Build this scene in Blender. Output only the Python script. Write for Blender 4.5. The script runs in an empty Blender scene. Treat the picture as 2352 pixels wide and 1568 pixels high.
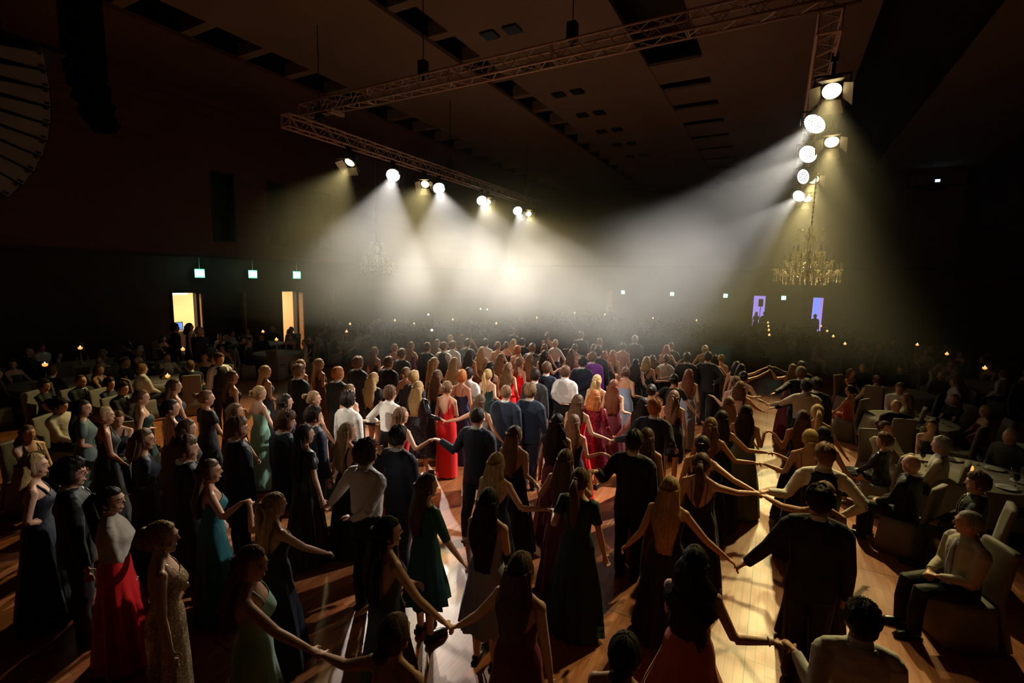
import bpy, bmesh, math, random
import numpy as np
from mathutils import Vector, Matrix
R = random.Random(7)
S = bpy.context.scene
COL = S.collection
PI = math.pi

# ------------------------------------------------------------------ camera
W, H, FPX = 2352, 1568, 1110.0
HC = 3.55
TH, PITCH, YAW = math.radians(1.289), math.radians(7.33), math.radians(28.63)
def _basis():
    L = np.array([-math.sin(YAW), math.cos(YAW), 0.]); R0 = np.array([math.cos(YAW), math.sin(YAW), 0.]); Z = np.array([0, 0, 1.])
    F = math.cos(PITCH)*L - math.sin(PITCH)*Z; D0 = -math.cos(PITCH)*Z - math.sin(PITCH)*L
    return math.cos(TH)*R0 - math.sin(TH)*D0, math.sin(TH)*R0 + math.cos(TH)*D0, F
CR, CD, CF = _basis()
cam = bpy.data.cameras.new('camera'); cam.sensor_width = 36; cam.lens = 36*FPX/W; cam.clip_end = 200; cam.clip_start = .05
camo = bpy.data.objects.new('camera', cam); COL.objects.link(camo)
camo.matrix_world = Matrix(((CR[0], -CD[0], -CF[0], 0), (CR[1], -CD[1], -CF[1], 0), (CR[2], -CD[2], -CF[2], HC), (0, 0, 0, 1)))
S.camera = camo
def ray(x, y): return CR*(x-W/2) + CD*(y-H/2) + CF*FPX
def atz(x, y, z):
    d = ray(x, y); return np.array([0, 0, HC]) + d*((z-HC)/d[2])
def atdist(x, y, D):                      # point on the pixel's sight line at horizontal distance D
    d = ray(x, y); return np.array([0, 0, HC]) + d*(D/math.hypot(d[0], d[1]))

# ------------------------------------------------------------------ world, exposure
wd = bpy.data.worlds.new('dark_hall'); S.world = wd; wd.use_nodes = True
wd.node_tree.nodes['Background'].inputs[0].default_value = (.9, .62, .42, 1)
wd.node_tree.nodes['Background'].inputs[1].default_value = .005
S.view_settings.view_transform = 'Standard'; S.view_settings.look = 'None'; S.view_settings.gamma = 1
S.view_settings.exposure = 0.0; S.view_settings.use_curve_mapping = False
cy = S.cycles
cy.use_denoising = True; cy.max_bounces = 4; cy.diffuse_bounces = 2; cy.glossy_bounces = 2; cy.transmission_bounces = 3
cy.volume_bounces = 0; cy.transparent_max_bounces = 6; cy.caustics_reflective = False; cy.caustics_refractive = False
cy.use_adaptive_sampling = True; cy.adaptive_threshold = .03; cy.use_light_tree = True; cy.sample_clamp_indirect = 2.0

# ------------------------------------------------------------------ stage lamps (the rig's own lamps; housings are built further down)
# kind, lamp position, aim point, energy W, spot angle deg, colour
COOL, WARM = (1., .93, .84), (1., .79, .32)
LX, RX, LZ = -11.1, .35, 6.75
LAMPS = [
 ('led',     (LX, 12.15, LZ), (-6.0, 4.8, 0.), 1.0, 34, COOL),
 ('led',     (LX, 14.55, LZ), (-4.6, 7.8, 0.), 1.0, 38, COOL),
 ('led',     (LX, 17.45, LZ), (-4.6, 10.5, 0.), .9, 38, COOL),
 ('led',     (LX, 20.6, LZ), (-4.2, 12.5, 0.), .9, 38, COOL),
 ('fresnel', (LX, 10.35, LZ), (-10.2, 5.5, 0.), 1.1, 70, WARM),
 ('fresnel', (LX, 13.75, LZ), (-7.4, 7.0, 0.), .9, 65, WARM),
 ('fresnel', (LX, 17.9, LZ), (-4.8, 9.5, 0.), .75, 65, WARM),
 ('fresnel', (LX, 21.75, LZ), (-4.4, 12.5, 0.), .8, 52, WARM),
 ('led',     (RX, 11.75, LZ), (-4.6, 6.6, 0.), 1.1, 34, COOL),
 ('led',     (RX, 14.3, LZ), (-5.6, 5.0, 0.), .8, 30, COOL),
 ('led',     (RX, 17.1, LZ), (-7.0, 17.0, 0.), .25, 30, COOL),
 ('led',     (RX, 20.7, LZ), (-5.2, 12.0, 0.), 1.0, 34, COOL),
 ('fresnel', (RX+.15, 9.95, LZ), (-.25, 3.5, 0.), .8, 41, WARM),
 ('fresnel', (RX+.42, 13.35, LZ), (.1, 7.0, 0.), 1.3, 42, WARM),
 ('fresnel', (RX+.3, 17.7, LZ), (-.1, 9.2, 0.), 1.5, 42, WARM),
 ('fresnel', (RX+.3, 21.5, LZ), (-.2, 13.2, 0.), 1.3, 44, WARM),
]
LED_W, FRES_W = 4200.0, 1700.0
def spot(name, p, aim, watts, ang, colr, blend=.5, rad=.08):
    l = bpy.data.lights.new(name, 'SPOT'); l.energy = watts; l.spot_size = math.radians(ang); l.spot_blend = blend
    l.color = colr; l.shadow_soft_size = rad
    o = bpy.data.objects.new(name, l); COL.objects.link(o); p = Vector(p); d = (Vector(aim)-p).normalized()
    o.location = p + d*(.06 if blend < .5 else .19); o.rotation_euler = d.to_track_quat('-Z', 'Y').to_euler(); return o
for k, p, a, e, ang, c in LAMPS:
    spot('led_beam' if k == 'led' else 'fresnel_beam', p, a, e*(LED_W if k == 'led' else FRES_W), ang, c, .35 if k == 'led' else .9)
# two profile spots high behind the camera, outside the frame, that light the middle of the dance floor
spot('profile_beam', (-10.5, -2.0, 8.0), (-4.4, 7.8, 1.0), 3800, 27, (1., .86, .70), 1., .1)
spot('profile_beam', (-1.0, -3.0, 9.0), (-4.2, 9.6, 1.0), 2600, 20, (1., .88, .74), 1., .1)
# ------------------------------------------------------------------ materials
MATS = {}
def mat(name, col, rough=.6, metal=0., spec=.5, emit=None, es=0., sheen=0., coat=0., trans=0., ior=1.45, alpha=1., noise=None, bump=None):
    if name in MATS: return MATS[name]
    m = bpy.data.materials.new(name); m.use_nodes = True; nt = m.node_tree; b = nt.nodes['Principled BSDF']
    b.inputs['Base Color'].default_value = (*col, 1); b.inputs['Roughness'].default_value = rough; b.inputs['Metallic'].default_value = metal
    b.inputs['Specular IOR Level'].default_value = spec; b.inputs['IOR'].default_value = ior; b.inputs['Sheen Weight'].default_value = sheen
    b.inputs['Coat Weight'].default_value = coat; b.inputs['Transmission Weight'].default_value = trans; b.inputs['Alpha'].default_value = alpha
    if emit: b.inputs['Emission Color'].default_value = (*emit, 1); b.inputs['Emission Strength'].default_value = es
    tc = nt.nodes.new('ShaderNodeTexCoord')
    if noise:                                            # (scale, amount) or (scale xyz, amount)
        sc, am = noise; mp = nt.nodes.new('ShaderNodeMapping'); nt.links.new(tc.outputs['Object'], mp.inputs[0])
        mp.inputs['Scale'].default_value = sc if isinstance(sc, tuple) else (sc,)*3
        nz = nt.nodes.new('ShaderNodeTexNoise'); nz.inputs['Scale'].default_value = 1; nz.inputs['Detail'].default_value = 3; nt.links.new(mp.outputs[0], nz.inputs[0])
        rp = nt.nodes.new('ShaderNodeMapRange'); rp.inputs[1].default_value = .3; rp.inputs[2].default_value = .7
        rp.inputs[3].default_value = 1-am; rp.inputs[4].default_value = 1+am; nt.links.new(nz.outputs[0], rp.inputs[0])
        mx = nt.nodes.new('ShaderNodeVectorMath'); mx.operation = 'SCALE'; mx.inputs[0].default_value = col
        nt.links.new(rp.outputs[0], mx.inputs['Scale']); nt.links.new(mx.outputs[0], b.inputs['Base Color'])
    if bump:
        sc, st, di = bump; mp = nt.nodes.new('ShaderNodeMapping'); nt.links.new(tc.outputs['Object'], mp.inputs[0])
        mp.inputs['Scale'].default_value = sc if isinstance(sc, tuple) else (sc,)*3
        nz = nt.nodes.new('ShaderNodeTexNoise'); nz.inputs['Scale'].default_value = 1; nz.inputs['Detail'].default_value = 2; nt.links.new(mp.outputs[0], nz.inputs[0])
        bp = nt.nodes.new('ShaderNodeBump'); bp.inputs['Strength'].default_value = st; bp.inputs['Distance'].default_value = di
        nt.links.new(nz.outputs[0], bp.inputs['Height']); nt.links.new(bp.outputs[0], b.inputs['Normal'])
    if emit: m.cycles.emission_sampling = 'NONE'
    MATS[name] = m; return m

def floor_material():
    m = bpy.data.materials.new('parquet_floor'); m.use_nodes = True; nt = m.node_tree; N = nt.nodes.new; L = nt.links.new; b = nt.nodes['Principled BSDF']
    g = N('ShaderNodeNewGeometry'); sp = N('ShaderNodeSeparateXYZ'); L(g.outputs['Position'], sp.inputs[0])
    cb = N('ShaderNodeCombineXYZ'); L(sp.outputs['Y'], cb.inputs[0]); L(sp.outputs['X'], cb.inputs[1])
    br = N('ShaderNodeTexBrick'); L(cb.outputs[0], br.inputs[0]); br.inputs['Scale'].default_value = 1; br.inputs['Brick Width'].default_value = .62
    br.inputs['Row Height'].default_value = .085; br.inputs['Mortar Size'].default_value = .0016; br.inputs['Mortar Smooth'].default_value = .2
    br.inputs['Color1'].default_value = (.34, .095, .028, 1); br.inputs['Color2'].default_value = (.44, .165, .058, 1); br.inputs['Mortar'].default_value = (.06, .025, .012, 1)
    br.inputs['Bias'].default_value = -.1
    # darker joints between the floor modules (2 m x 1 m)
    b2 = N('ShaderNodeTexBrick'); L(cb.outputs[0], b2.inputs[0]); b2.inputs['Scale'].default_value = 1; b2.offset = 0
    b2.inputs['Brick Width'].default_value = 2.4; b2.inputs['Row Height'].default_value = 1.9; b2.inputs['Mortar Size'].default_value = .006
    b2.inputs['Color1'].default_value = (1, 1, 1, 1); b2.inputs['Color2'].default_value = (.82, .84, .86, 1); b2.inputs['Mortar'].default_value = (.12, .1, .1, 1)
    mp = N('ShaderNodeMapping'); L(g.outputs['Position'], mp.inputs[0]); mp.inputs['Scale'].default_value = (30, 2.2, 1)
    nz = N('ShaderNodeTexNoise'); nz.inputs['Scale'].default_value = 1; nz.inputs['Detail'].default_value = 4; L(mp.outputs[0], nz.inputs[0])
    rp = N('ShaderNodeMapRange'); rp.inputs[1].default_value = .25; rp.inputs[2].default_value = .75; rp.inputs[3].default_value = .72; rp.inputs[4].default_value = 1.28; L(nz.outputs[0], rp.inputs[0])
    m1 = N('ShaderNodeMixRGB'); m1.blend_type = 'MULTIPLY'; m1.inputs[0].default_value = 1; L(br.outputs[0], m1.inputs[1]); L(b2.outputs[0], m1.inputs[2])
    vm = N('ShaderNodeVectorMath'); vm.operation = 'SCALE'; L(m1.outputs[0], vm.inputs[0]); L(rp.outputs[0], vm.inputs['Scale']); L(vm.outputs[0], b.inputs['Base Color'])
    n2 = N('ShaderNodeTexNoise'); n2.inputs['Scale'].default_value = 1.3; n2.inputs['Detail'].default_value = 3; L(g.outputs['Position'], n2.inputs[0])
    r2 = N('ShaderNodeMapRange'); r2.inputs[1].default_value = .3; r2.inputs[2].default_value = .7; r2.inputs[3].default_value = .30; r2.inputs[4].default_value = .46; L(n2.outputs[0], r2.inputs[0]); L(r2.outputs[0], b.inputs['Roughness'])
    bp = N('ShaderNodeBump'); bp.inputs['Strength'].default_value = .25; bp.inputs['Distance'].default_value = .004; L(br.outputs['Fac'], bp.inputs['Height']); bp.invert = True; L(bp.outputs[0], b.inputs['Normal'])
    b.inputs['Specular IOR Level'].default_value = .6
    return m

# ------------------------------------------------------------------ mesh helpers
class MB:
    def __init__(s): s.v = []; s.f = []; s.n = 0
    def add(s, V, F):
        s.v.append(np.asarray(V, float)); s.f += [tuple(i+s.n for i in f) for f in F]; s.n += len(V); return s
    def mesh(s, name, m=None, smooth=False):
        me = bpy.data.meshes.new(name)
        me.from_pydata(np.concatenate(s.v).tolist() if s.v else [], [], s.f)
        if m: me.materials.append(m)
        if smooth: me.polygons.foreach_set('use_smooth', [True]*len(me.polygons))
        return me
    def build(s, name, m=None, parent=None, smooth=False, **kw):
        return link(name, s.mesh(name, m, smooth), parent, **kw)
    def box(s, x0, x1, y0, y1, z0, z1):
        V = [(x, y, z) for x in (x0, x1) for y in (y0, y1) for z in (z0, z1)]
        return s.add(V, [(0, 1, 3, 2), (4, 6, 7, 5), (0, 4, 5, 1), (2, 3, 7, 6), (0, 2, 6, 4), (1, 5, 7, 3)])
    def obox(s, M, hx, hy, hz):
        V = [tuple(M @ Vector((x, y, z))) for x in (-hx, hx) for y in (-hy, hy) for z in (-hz, hz)]
        return s.add(V, [(0, 1, 3, 2), (4, 6, 7, 5), (0, 4, 5, 1), (2, 3, 7, 6), (0, 2, 6, 4), (1, 5, 7, 3)])
    def loft(s, rings, cap=True):
        rings = [np.asarray(r, float) for r in rings]; n = len(rings[0]); F = []
        for i in range(len(rings)-1):
            for j in range(n):
                a, b_ = i*n+j, i*n+(j+1) % n; F.append((a, b_, b_+n, a+n))
        if cap: F.append(tuple(range(n-1, -1, -1))); F.append(tuple(range((len(rings)-1)*n, len(rings)*n)))
        return s.add(np.concatenate(rings), F)
    def tube(s, pts, rad, n=8, flat=None, cap=True):
        pts = [np.asarray(p, float) for p in pts]; rad = rad if hasattr(rad, '__len__') else [rad]*len(pts); rings = []; up = None
        for i, p in enumerate(pts):
            d = pts[min(i+1, len(pts)-1)]-pts[max(i-1, 0)]; d = d/(np.linalg.norm(d)+1e-9)
            if up is None:
                up = np.array([0, 0, 1.]) if abs(d[2]) < .9 else np.array([0, 1., 0])
            u = np.cross(d, up); u /= np.linalg.norm(u)+1e-9; w = np.cross(u, d); up = w
            a = np.arange(n)*2*PI/n; r = rad[i]; r2 = r*(flat if flat else 1)
            rings.append(p + np.outer(np.cos(a)*r, u) + np.outer(np.sin(a)*r2, w))
        return s.loft(rings, cap)
    def ell(s, c, r, nu=12, nv=8, fn=None):
        V = []; F = []
        for i in range(nv+1):
            t = PI*i/nv
            for j in range(nu):
                a = 2*PI*j/nu; d = np.array([math.sin(t)*math.cos(a), math.sin(t)*math.sin(a), math.cos(t)])
                k = fn(d) if fn else 1.; V.append(np.asarray(c)+d*np.asarray(r)*k)
        for i in range(nv):
            for j in range(nu):
                a = i*nu+j; b_ = i*nu+(j+1) % nu; F.append((a, a+nu, b_+nu, b_))
        return s.add(V, F)
    def lathe(s, prof, n=16, c=(0, 0, 0)):
        a = np.arange(n)*2*PI/n
        return s.loft([np.stack([c[0]+r*np.cos(a), c[1]+r*np.sin(a), np.full(n, c[2]+z)], 1) for r, z in prof])
def link(name, me, parent=None, **kw):
    o = bpy.data.objects.new(name, me); COL.objects.link(o)
    if parent: o.parent = parent
    for k, v in kw.items(): o[{'cat': 'category'}.get(k, k)] = v
    return o
def thing(name, label, cat, loc=(0, 0, 0), rz=0, group=None):
    o = link(name, None); o.location = loc; o.rotation_euler = (0, 0, rz); o['label'] = label; o['category'] = cat
    o.empty_display_size = .1
    if group: o['group'] = group
    return o
def dup(o, parent=None):
    c = o.copy(); COL.objects.link(c); c.parent = parent
    for ch in o.children: dup(ch, c)
    return c
def ring(cx, cy_, z, rx, ry, n, fn=None):
    a = np.arange(n)*2*PI/n; k = np.array([fn(t) for t in a]) if fn else 1.
    return np.stack([cx+rx*np.cos(a)*k, cy_+ry*np.sin(a)*k, np.full(n, z)], 1)
# ------------------------------------------------------------------ the hall
def struct(name, mb, m, parent=None, smooth=False):
    o = mb.build(name, m, parent, smooth)
    if not parent: o['kind'] = 'structure'
    return o
WX = -20.0; YB = 36.0; CZ = 10.0
M_wall = mat('red_brown_wall_panel', (.13, .052, .034), .7, noise=((.4, .4, 6), .15))
M_low = mat('dark_lower_wall', (.045, .030, .020), .75, noise=(2., .15))
M_ceil = mat('ceiling_panel', (.24, .165, .11), .85, noise=(.5, .08))
M_cdark = mat('ceiling_void', (.035, .028, .022), .9)
M_back = mat('back_wall_panel', (.16, .11, .075), .8, noise=(.6, .12))
M_cream = mat('foyer_plaster', (.75, .60, .36), .8)
struct('floor', MB().add([(-27, -6, 0), (20, -6, 0), (20, 48, 0), (-27, 48, 0)], [(0, 1, 2, 3)]), floor_material())
# left wall: lower part with door openings, upper part steps 0.5 m into the room above a soffit
DOORS_L = [(9.85, 10.75), (14.45, 15.25)]; DT = 2.75
lw = MB(); y = -6.
for a, b_ in DOORS_L:
    lw.box(WX-.3, WX, y, a, 0, 4.15); lw.box(WX-.3, WX, a, b_, DT, 4.15); y = b_
lw.box(WX-.3, WX, y, YB, 0, 4.15)
struct('wall_left', lw, M_low)
WIN = [(11.15, 12.1), (13.5, 14.45), (15.9, 16.85)]
uw = MB(); UX = WX+.6; y = -6.
for a, b_ in WIN:
    uw.box(WX-.3, UX, y, a, 4.15, 11.2); uw.box(WX-.3, UX, a, b_, 4.15, 4.75); uw.box(WX-.3, UX, a, b_, 7.45, 11.2); y = b_
uw.box(WX-.3, UX, y, YB, 4.15, 11.2)
struct('wall_left_upper', uw, M_wall)
struct('trim_1', MB().box(UX, UX+.05, -6, YB, 4.1, 4.2), M_low)
struct('trim_2', MB().box(UX, UX+.25, -6, YB, 9.7, 10.0), M_wall)
M_glass = mat('dark_window_glass', (.012, .014, .014), .15)
M_frame = mat('dark_frame', (.02, .018, .016), .5)
for i, (a, b_) in enumerate(WIN):
    w = struct('window_%d' % (i+1), MB().box(WX+.1, WX+.14, a, b_, 4.75, 7.45), M_glass)
    f = MB()
    for q in (a, b_-.06): f.box(WX+.14, UX+.02, q, q+.06, 4.75, 7.45)
    f.box(WX+.14, UX+.02, a, b_, 4.75, 4.81); f.box(WX+.14, UX+.02, a, b_, 7.39, 7.45)
    struct('window_frame', f, M_frame, w)
# lit foyer behind the left wall
fy = MB(); fy.box(WX-4.2, WX-4.0, 6, 19, 0, 3.2); fy.box(WX-4.2, WX-.3, 5.8, 6, 0, 3.2); fy.box(WX-4.2, WX-.3, 19, 19.2, 0, 3.2); fy.box(WX-4.2, WX-.3, 6, 19, 3.2, 3.3)
struct('wall_foyer', fy, M_cream)
al = bpy.data.lights.new('foyer_lamp', 'AREA'); al.energy = 650; al.shape = 'RECTANGLE'; al.size = 1.5; al.size_y = 11; al.color = (1., .80, .48)
ao = bpy.data.objects.new('foyer_lamp', al); COL.objects.link(ao); ao.location = (WX-2.2, 12.5, 3.15)
t = thing('service_screen', 'small blue screen on a counter inside the first lit doorway', 'screen', (WX-2.6, 11.2, 0))
MB().box(-.3, .3, -.8, .8, 0, 1.0).build('counter', M_low, t); MB().box(-.02, .02, -.28, .28, 1.05, 1.4).box(-.06, .06, -.04, .04, 1.0, 1.06).build('monitor', M_frame, t)
MB().box(.02, .026, -.25, .25, 1.08, 1.37).build('display', mat('blue_display', (.05, .1, .3), emit=(.1, .25, .9), es=1.2), t)
t = thing('foyer_sign', 'pale blue lit sign inside the top of the first doorway', 'sign', (WX-3.2, 11.75, 2.55)); MB().box(-.03, .03, -.3, .3, 0, .22).build('panel', mat('pale_blue_sign', (.6, .8, .8), emit=(.6, .9, 1.), es=1.5), t); MB().tube([(0, 0, .22), (0, 0, .65)], .01, 6).build('rod', M_frame, t)
M_jamb = mat('orange_wood_door', (.42, .19, .07), .5, noise=((1, 1, 12), .2))
n = 0
for a, b_ in DOORS_L:
    n += 1
    d = struct('door_%d' % n, MB().box(WX-.02, WX+.04, b_-.06, b_+.04, 0, DT).box(WX-.02, WX+.04, a-.06, a, 0, DT).box(WX-.02, WX+.04, a-.06, b_+.04, DT, DT+.06), M_frame)
    # open leaf standing into the room on the far side of the opening
    m = MB(); m.obox(Matrix.Translation((WX+.05, b_+.06, (DT)/2)) @ Matrix.Rotation(math.radians(-24), 4, 'Z') @ Matrix.Translation((.42, 0, 0)), .42, .022, DT/2-.03)
    lf = struct('door_leaf', m, M_jamb, d)
for yy in (12.55, 17.1):
    n += 1
    struct('door_%d' % n, MB().obox(Matrix.Translation((WX+.05, yy, (DT)/2)) @ Matrix.Rotation(math.radians(-26), 4, 'Z') @ Matrix.Translation((.42, 0, 0)), .42, .022, DT/2-.03), M_jamb)
# back wall with its openings
OPEN = [(-11.6, -11.05), (-1.42, -.72), (1.95, 2.52)]; BT = 2.83
bw = MB(); x = -27.
for a, b_ in OPEN:
    bw.box(x, a, YB, YB+.3, 0, BT); x = b_
bw.box(x, 20, YB, YB+.3, 0, BT); bw.box(-27, 20, YB, YB+.3, BT, 11.2)
struct('wall_back', bw, M_back)
struct('trim_3', MB().box(-20, 20, YB-.08, YB, 4.6, 4.75), M_low)
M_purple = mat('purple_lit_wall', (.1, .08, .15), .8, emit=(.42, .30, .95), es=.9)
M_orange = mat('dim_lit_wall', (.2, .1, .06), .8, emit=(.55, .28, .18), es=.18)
struct('wall_side_room', MB().box(-2.6, 3.6, YB+1.6, YB+1.7, 0, 3.4), M_purple)
struct('wall_side_passage', MB().box(-12.4, -10.4, YB+1.6, YB+1.7, 0, 3.4), M_orange)
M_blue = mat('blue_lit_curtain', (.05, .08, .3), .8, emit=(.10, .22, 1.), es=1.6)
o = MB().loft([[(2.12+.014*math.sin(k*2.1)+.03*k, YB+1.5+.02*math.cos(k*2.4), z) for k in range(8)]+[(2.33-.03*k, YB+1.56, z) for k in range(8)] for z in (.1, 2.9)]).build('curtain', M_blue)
o['label'] = 'bright blue lit curtain in the far right doorway'; o['category'] = 'curtain'
t = thing('loudspeaker', 'black speaker on a stand in front of the purple lit doorway', 'speaker', (-1.0, YB+.9, 0))
M_black = mat('black_plastic', (.012, .012, .013), .5)
MB().box(-.14, .14, -.12, .12, 2.1, 2.6).build('cabinet', M_black, t); MB().tube([(0, 0, 0), (0, 0, 2.1)], .02, 8).build('pole', M_black, t)
# ceiling: void above, lowered panels running down the hall, with ribbed recesses between them
struct('ceiling', MB().box(-21, 20, -6, YB+.3, CZ+.9, CZ+1.0), M_cdark)
k = 0
for x0, x1 in ((-13.6, -9.05), (-8.2, -4.0), (-2.45, 1.55), (4.0, 9.0)):
    k += 1; struct('ceiling_panel_%d' % k, MB().box(x0, x1, -6, YB, CZ, CZ+.12), M_ceil)
struct('ceiling_edge_left', MB().box(UX, -15.1, -6, YB, CZ, CZ+.12), M_wall)
for x0, x1 in ((-15.1, -13.5), (-9.05, -8.2)):
    rb = MB(); yy = .0
    while yy < YB: rb.box(x0, x1, yy, yy+.28, CZ+.12, CZ+.5); yy += 1.62
    k += 1; struct('ceiling_ribs_%d' % k, rb, M_ceil)
sl = MB()
for yy in np.arange(15.6, 34, 2.15): sl.box(-4.0, -2.45, yy, yy+1.5, CZ+.02, CZ+.1)
struct('ceiling_slats', sl, M_ceil)
for i in range(8):
    for xx in (-7.28, -6.6):
        yy = 9.4+2.32*i; M = Matrix.Translation((xx, yy, CZ-.03)) @ Matrix.Rotation(.0, 4, 'Z')
        m = MB(); m.obox(M, .2, .2, .03)
        o = m.build('ceiling_speaker', M_black, group='square ceiling speakers'); o['category'] = 'speaker'; o.location = (0, 0, 0)
        o['label'] = '%s black square speaker of the %s pair in the ceiling' % ('left' if xx < -7 else 'right', ['nearest', 'second-nearest', 'third-nearest', 'fourth-nearest', 'fifth-nearest', 'sixth-nearest', 'seventh-nearest', 'farthest'][i])
# right side: dark panelled block with a projection booth
struct('wall_right', MB().box(14, 14.3, -6, YB, 0, 11.2).box(8.6, 14, 27, YB, 4.1, 11.2), mat('dark_right_wall', (.05, .026, .018), .8, noise=(.7, .15)))
b = thing('projection_booth', 'grey projection booth with a small blue light high on the back wall', 'booth', (7.0, YB, 8.0))
MB().box(-1.1, 1.3, -.9, 0, 1.2, 4.4).build('housing', M_back, b)
MB().box(-.7, .5, -1.5, -.9, .9, 1.1).build('ledge', M_black, b); MB().box(-.25, .25, -1.5, -1.0, 1.1, 1.5).build('projector', M_black, b)
MB().box(-.1, .1, -1.52, -1.5, 1.25, 1.38).build('indicator_light', mat('blue_indicator', (.1, .2, .4), emit=(.35, .6, 1.), es=6), b)
# green exit signs
M_sign = mat('exit_sign_green', (.05, .4, .2), emit=(.12, 1., .45), es=3.5); M_signw = mat('exit_sign_white', (.8, .9, .85), emit=(.75, 1., .88), es=9); M_case = mat('sign_case', (.35, .36, .35), .5)
def exit_sign(p, rz, label, s, up=.08):
    t = thing('exit_sign', label, 'exit sign', p, rz)
    MB().box(-s/2, s/2, 0, .07, 0, s).build('case', M_case, t)
    f = MB().box(-s*.46, s*.46, -.01, 0, s*.04, s*.96).build('face', M_sign, t)
    g = MB(); q = s                                      # running figure, doorway and arrow
    g.box(-q*.40, -q*.12, -.016, -.01, q*.12, q*.88)
    g.ell((q*.06, -.014, q*.78), (q*.08, .004, q*.08), 10, 6)
    g.tube([(q*.04, -.014, q*.66), (q*.0, -.014, q*.42)], q*.07, 6); g.tube([(q*.0, -.014, q*.42), (q*.16, -.014, q*.3), (q*.1, -.014, q*.14)], q*.045, 6)
    g.tube([(q*.0, -.014, q*.42), (-q*.05, -.014, q*.26)], q*.045, 6); g.tube([(q*.04, -.014, q*.64), (q*.2, -.014, q*.52)], q*.035, 6)
    g.box(q*.22, q*.42, -.016, -.01, q*.25, q*.75); g.build('pictogram', M_signw, t)
    MB().tube([(0, .035, s), (0, .035, s+up)], .012, 6).build('bracket', M_case, t); return t
for (px, py), lb in (((462, 627), 'lit exit sign nearest the left edge, above the first lit doorway'), ((584, 629), 'lit exit sign between the two lit doorways on the side wall'), ((685, 631), 'lit exit sign just past the second lit doorway')):
    d = ray(px, py); t_ = (WX+.55)/d[0]; P = np.array([0, 0, HC])+d*t_; exit_sign((P[0]-.1, P[1], P[2]-.18), math.radians(60), lb, .34, 4.15-(P[2]-.18)-.34)
    l = bpy.data.lights.new('exit_sign_glow', 'POINT'); l.energy = 2.5; l.color = (.4, 1., .7); l.shadow_soft_size = .1
    lo = bpy.data.objects.new('exit_sign_glow', l); COL.objects.link(lo); lo.location = (P[0]+.12, P[1]-.1, P[2]+.1)
for (px, py), lb in (((1430, 671), 'lit exit sign on the back wall beside the dim orange doorway'), ((1543, 675), 'lit exit sign in the middle of the back wall'), ((1666, 679), 'lit exit sign left of the purple doorway'), ((1800, 684), 'lit exit sign between the purple and the blue doorway')):
    d = ray(px, py); P = np.array([0, 0, HC])+d*((YB-.2)/d[1]); exit_sign((P[0], YB-.07, P[2]-.14), 0, lb, .28)
# ------------------------------------------------------------------ trusses
M_alu = mat('aluminium_truss', (.62, .42, .31), .45, .35)
def truss(name, label, A, B, w=.3):
    A, B = Vector(A), Vector(B); L = (B-A).length; t = thing(name, label, 'truss', A)
    d = (B-A)/L; side = d.cross(Vector((0, 0, 1))).normalized()
    def P(s, i, j): return d*s + side*(i*w/2) + Vector((0, 0, j*w/2))
    nm = 0
    for i, j in ((-1, 1), (1, 1), (1, -1), (-1, -1)):
        MB().tube([P(0, i, j), P(L, i, j)], .026, 8).build('chord', M_alu, t, True)
    for face, (a, b_) in enumerate((((-1, 1), (1, 1)), ((1, 1), (1, -1)), ((1, -1), (-1, -1)), ((-1, -1), (-1, 1)))):
        m = MB(); s = 0; k = 0; step = w*.95
        while s < L-step:
            p, q = (a, b_) if k % 2 == 0 else (b_, a); m.tube([P(s, *p), P(s+step, *q)], .010, 5); s += step; k += 1
        s = 0
        while s <= L: m.tube([P(s, *a), P(s, *b_)], .011, 5); m.tube([P(min(L, s+.04), *a), P(min(L, s+.04), *b_)], .011, 5); s += 2.5
        m.build('lacing', M_alu, t)
    return t
t = truss('lighting_truss', 'long front truss crossing high from left to right above the dancers', (-11.75, 9.35, 7.95), (.75, 9.2, 7.95))
MB().box(1.25, 1.35, -.22, .22, -.26, -.17).build('end_bracket', M_alu, t)
truss('lighting_truss', 'left truss running into the hall with the cool and warm spotlights', (LX, 8.3, 7.35), (LX, 22.9, 7.35))
truss('lighting_truss', 'right truss running away above the chandelier side with spotlights', (RX, 9.0, 7.45), (RX, 22.8, 7.45))
# suspension cables and hoists
M_cable = mat('black_steel_cable', (.02, .018, .016), .5, .3)
for x, y, z, lb in ((LX, 9.35, 7.6, 'hoist cable over the left end of the front truss'), (-7.6, 9.35, 8.1, 'hoist cable over the second bay of the front truss'),
                    (-3.9, 9.3, 8.1, 'hoist cable over the middle of the front truss'), (.35, 9.3, 8.1, 'hoist cable at the right corner of the rig'),
                    (LX, 15.2, 7.5, 'hoist cable over the middle of the left truss'), (LX, 21.4, 7.5, 'hoist cable over the far end of the left truss'), (RX, 21.5, 7.6, 'hoist cable over the far end of the right truss')):
    t = thing('hoist_cable', lb, 'cable', (x, y, z))
    MB().tube([(0, 0, .35), (0, 0, CZ-z)], .012, 6).build('steel_rope', M_cable, t)
    MB().box(-.09, .09, -.09, .09, .05, .38).build('chain_motor', M_black, t); MB().tube([(0, -.0, .05), (.0, 0, -.05)], .03, 8).build('hook', M_cable, t)
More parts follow.
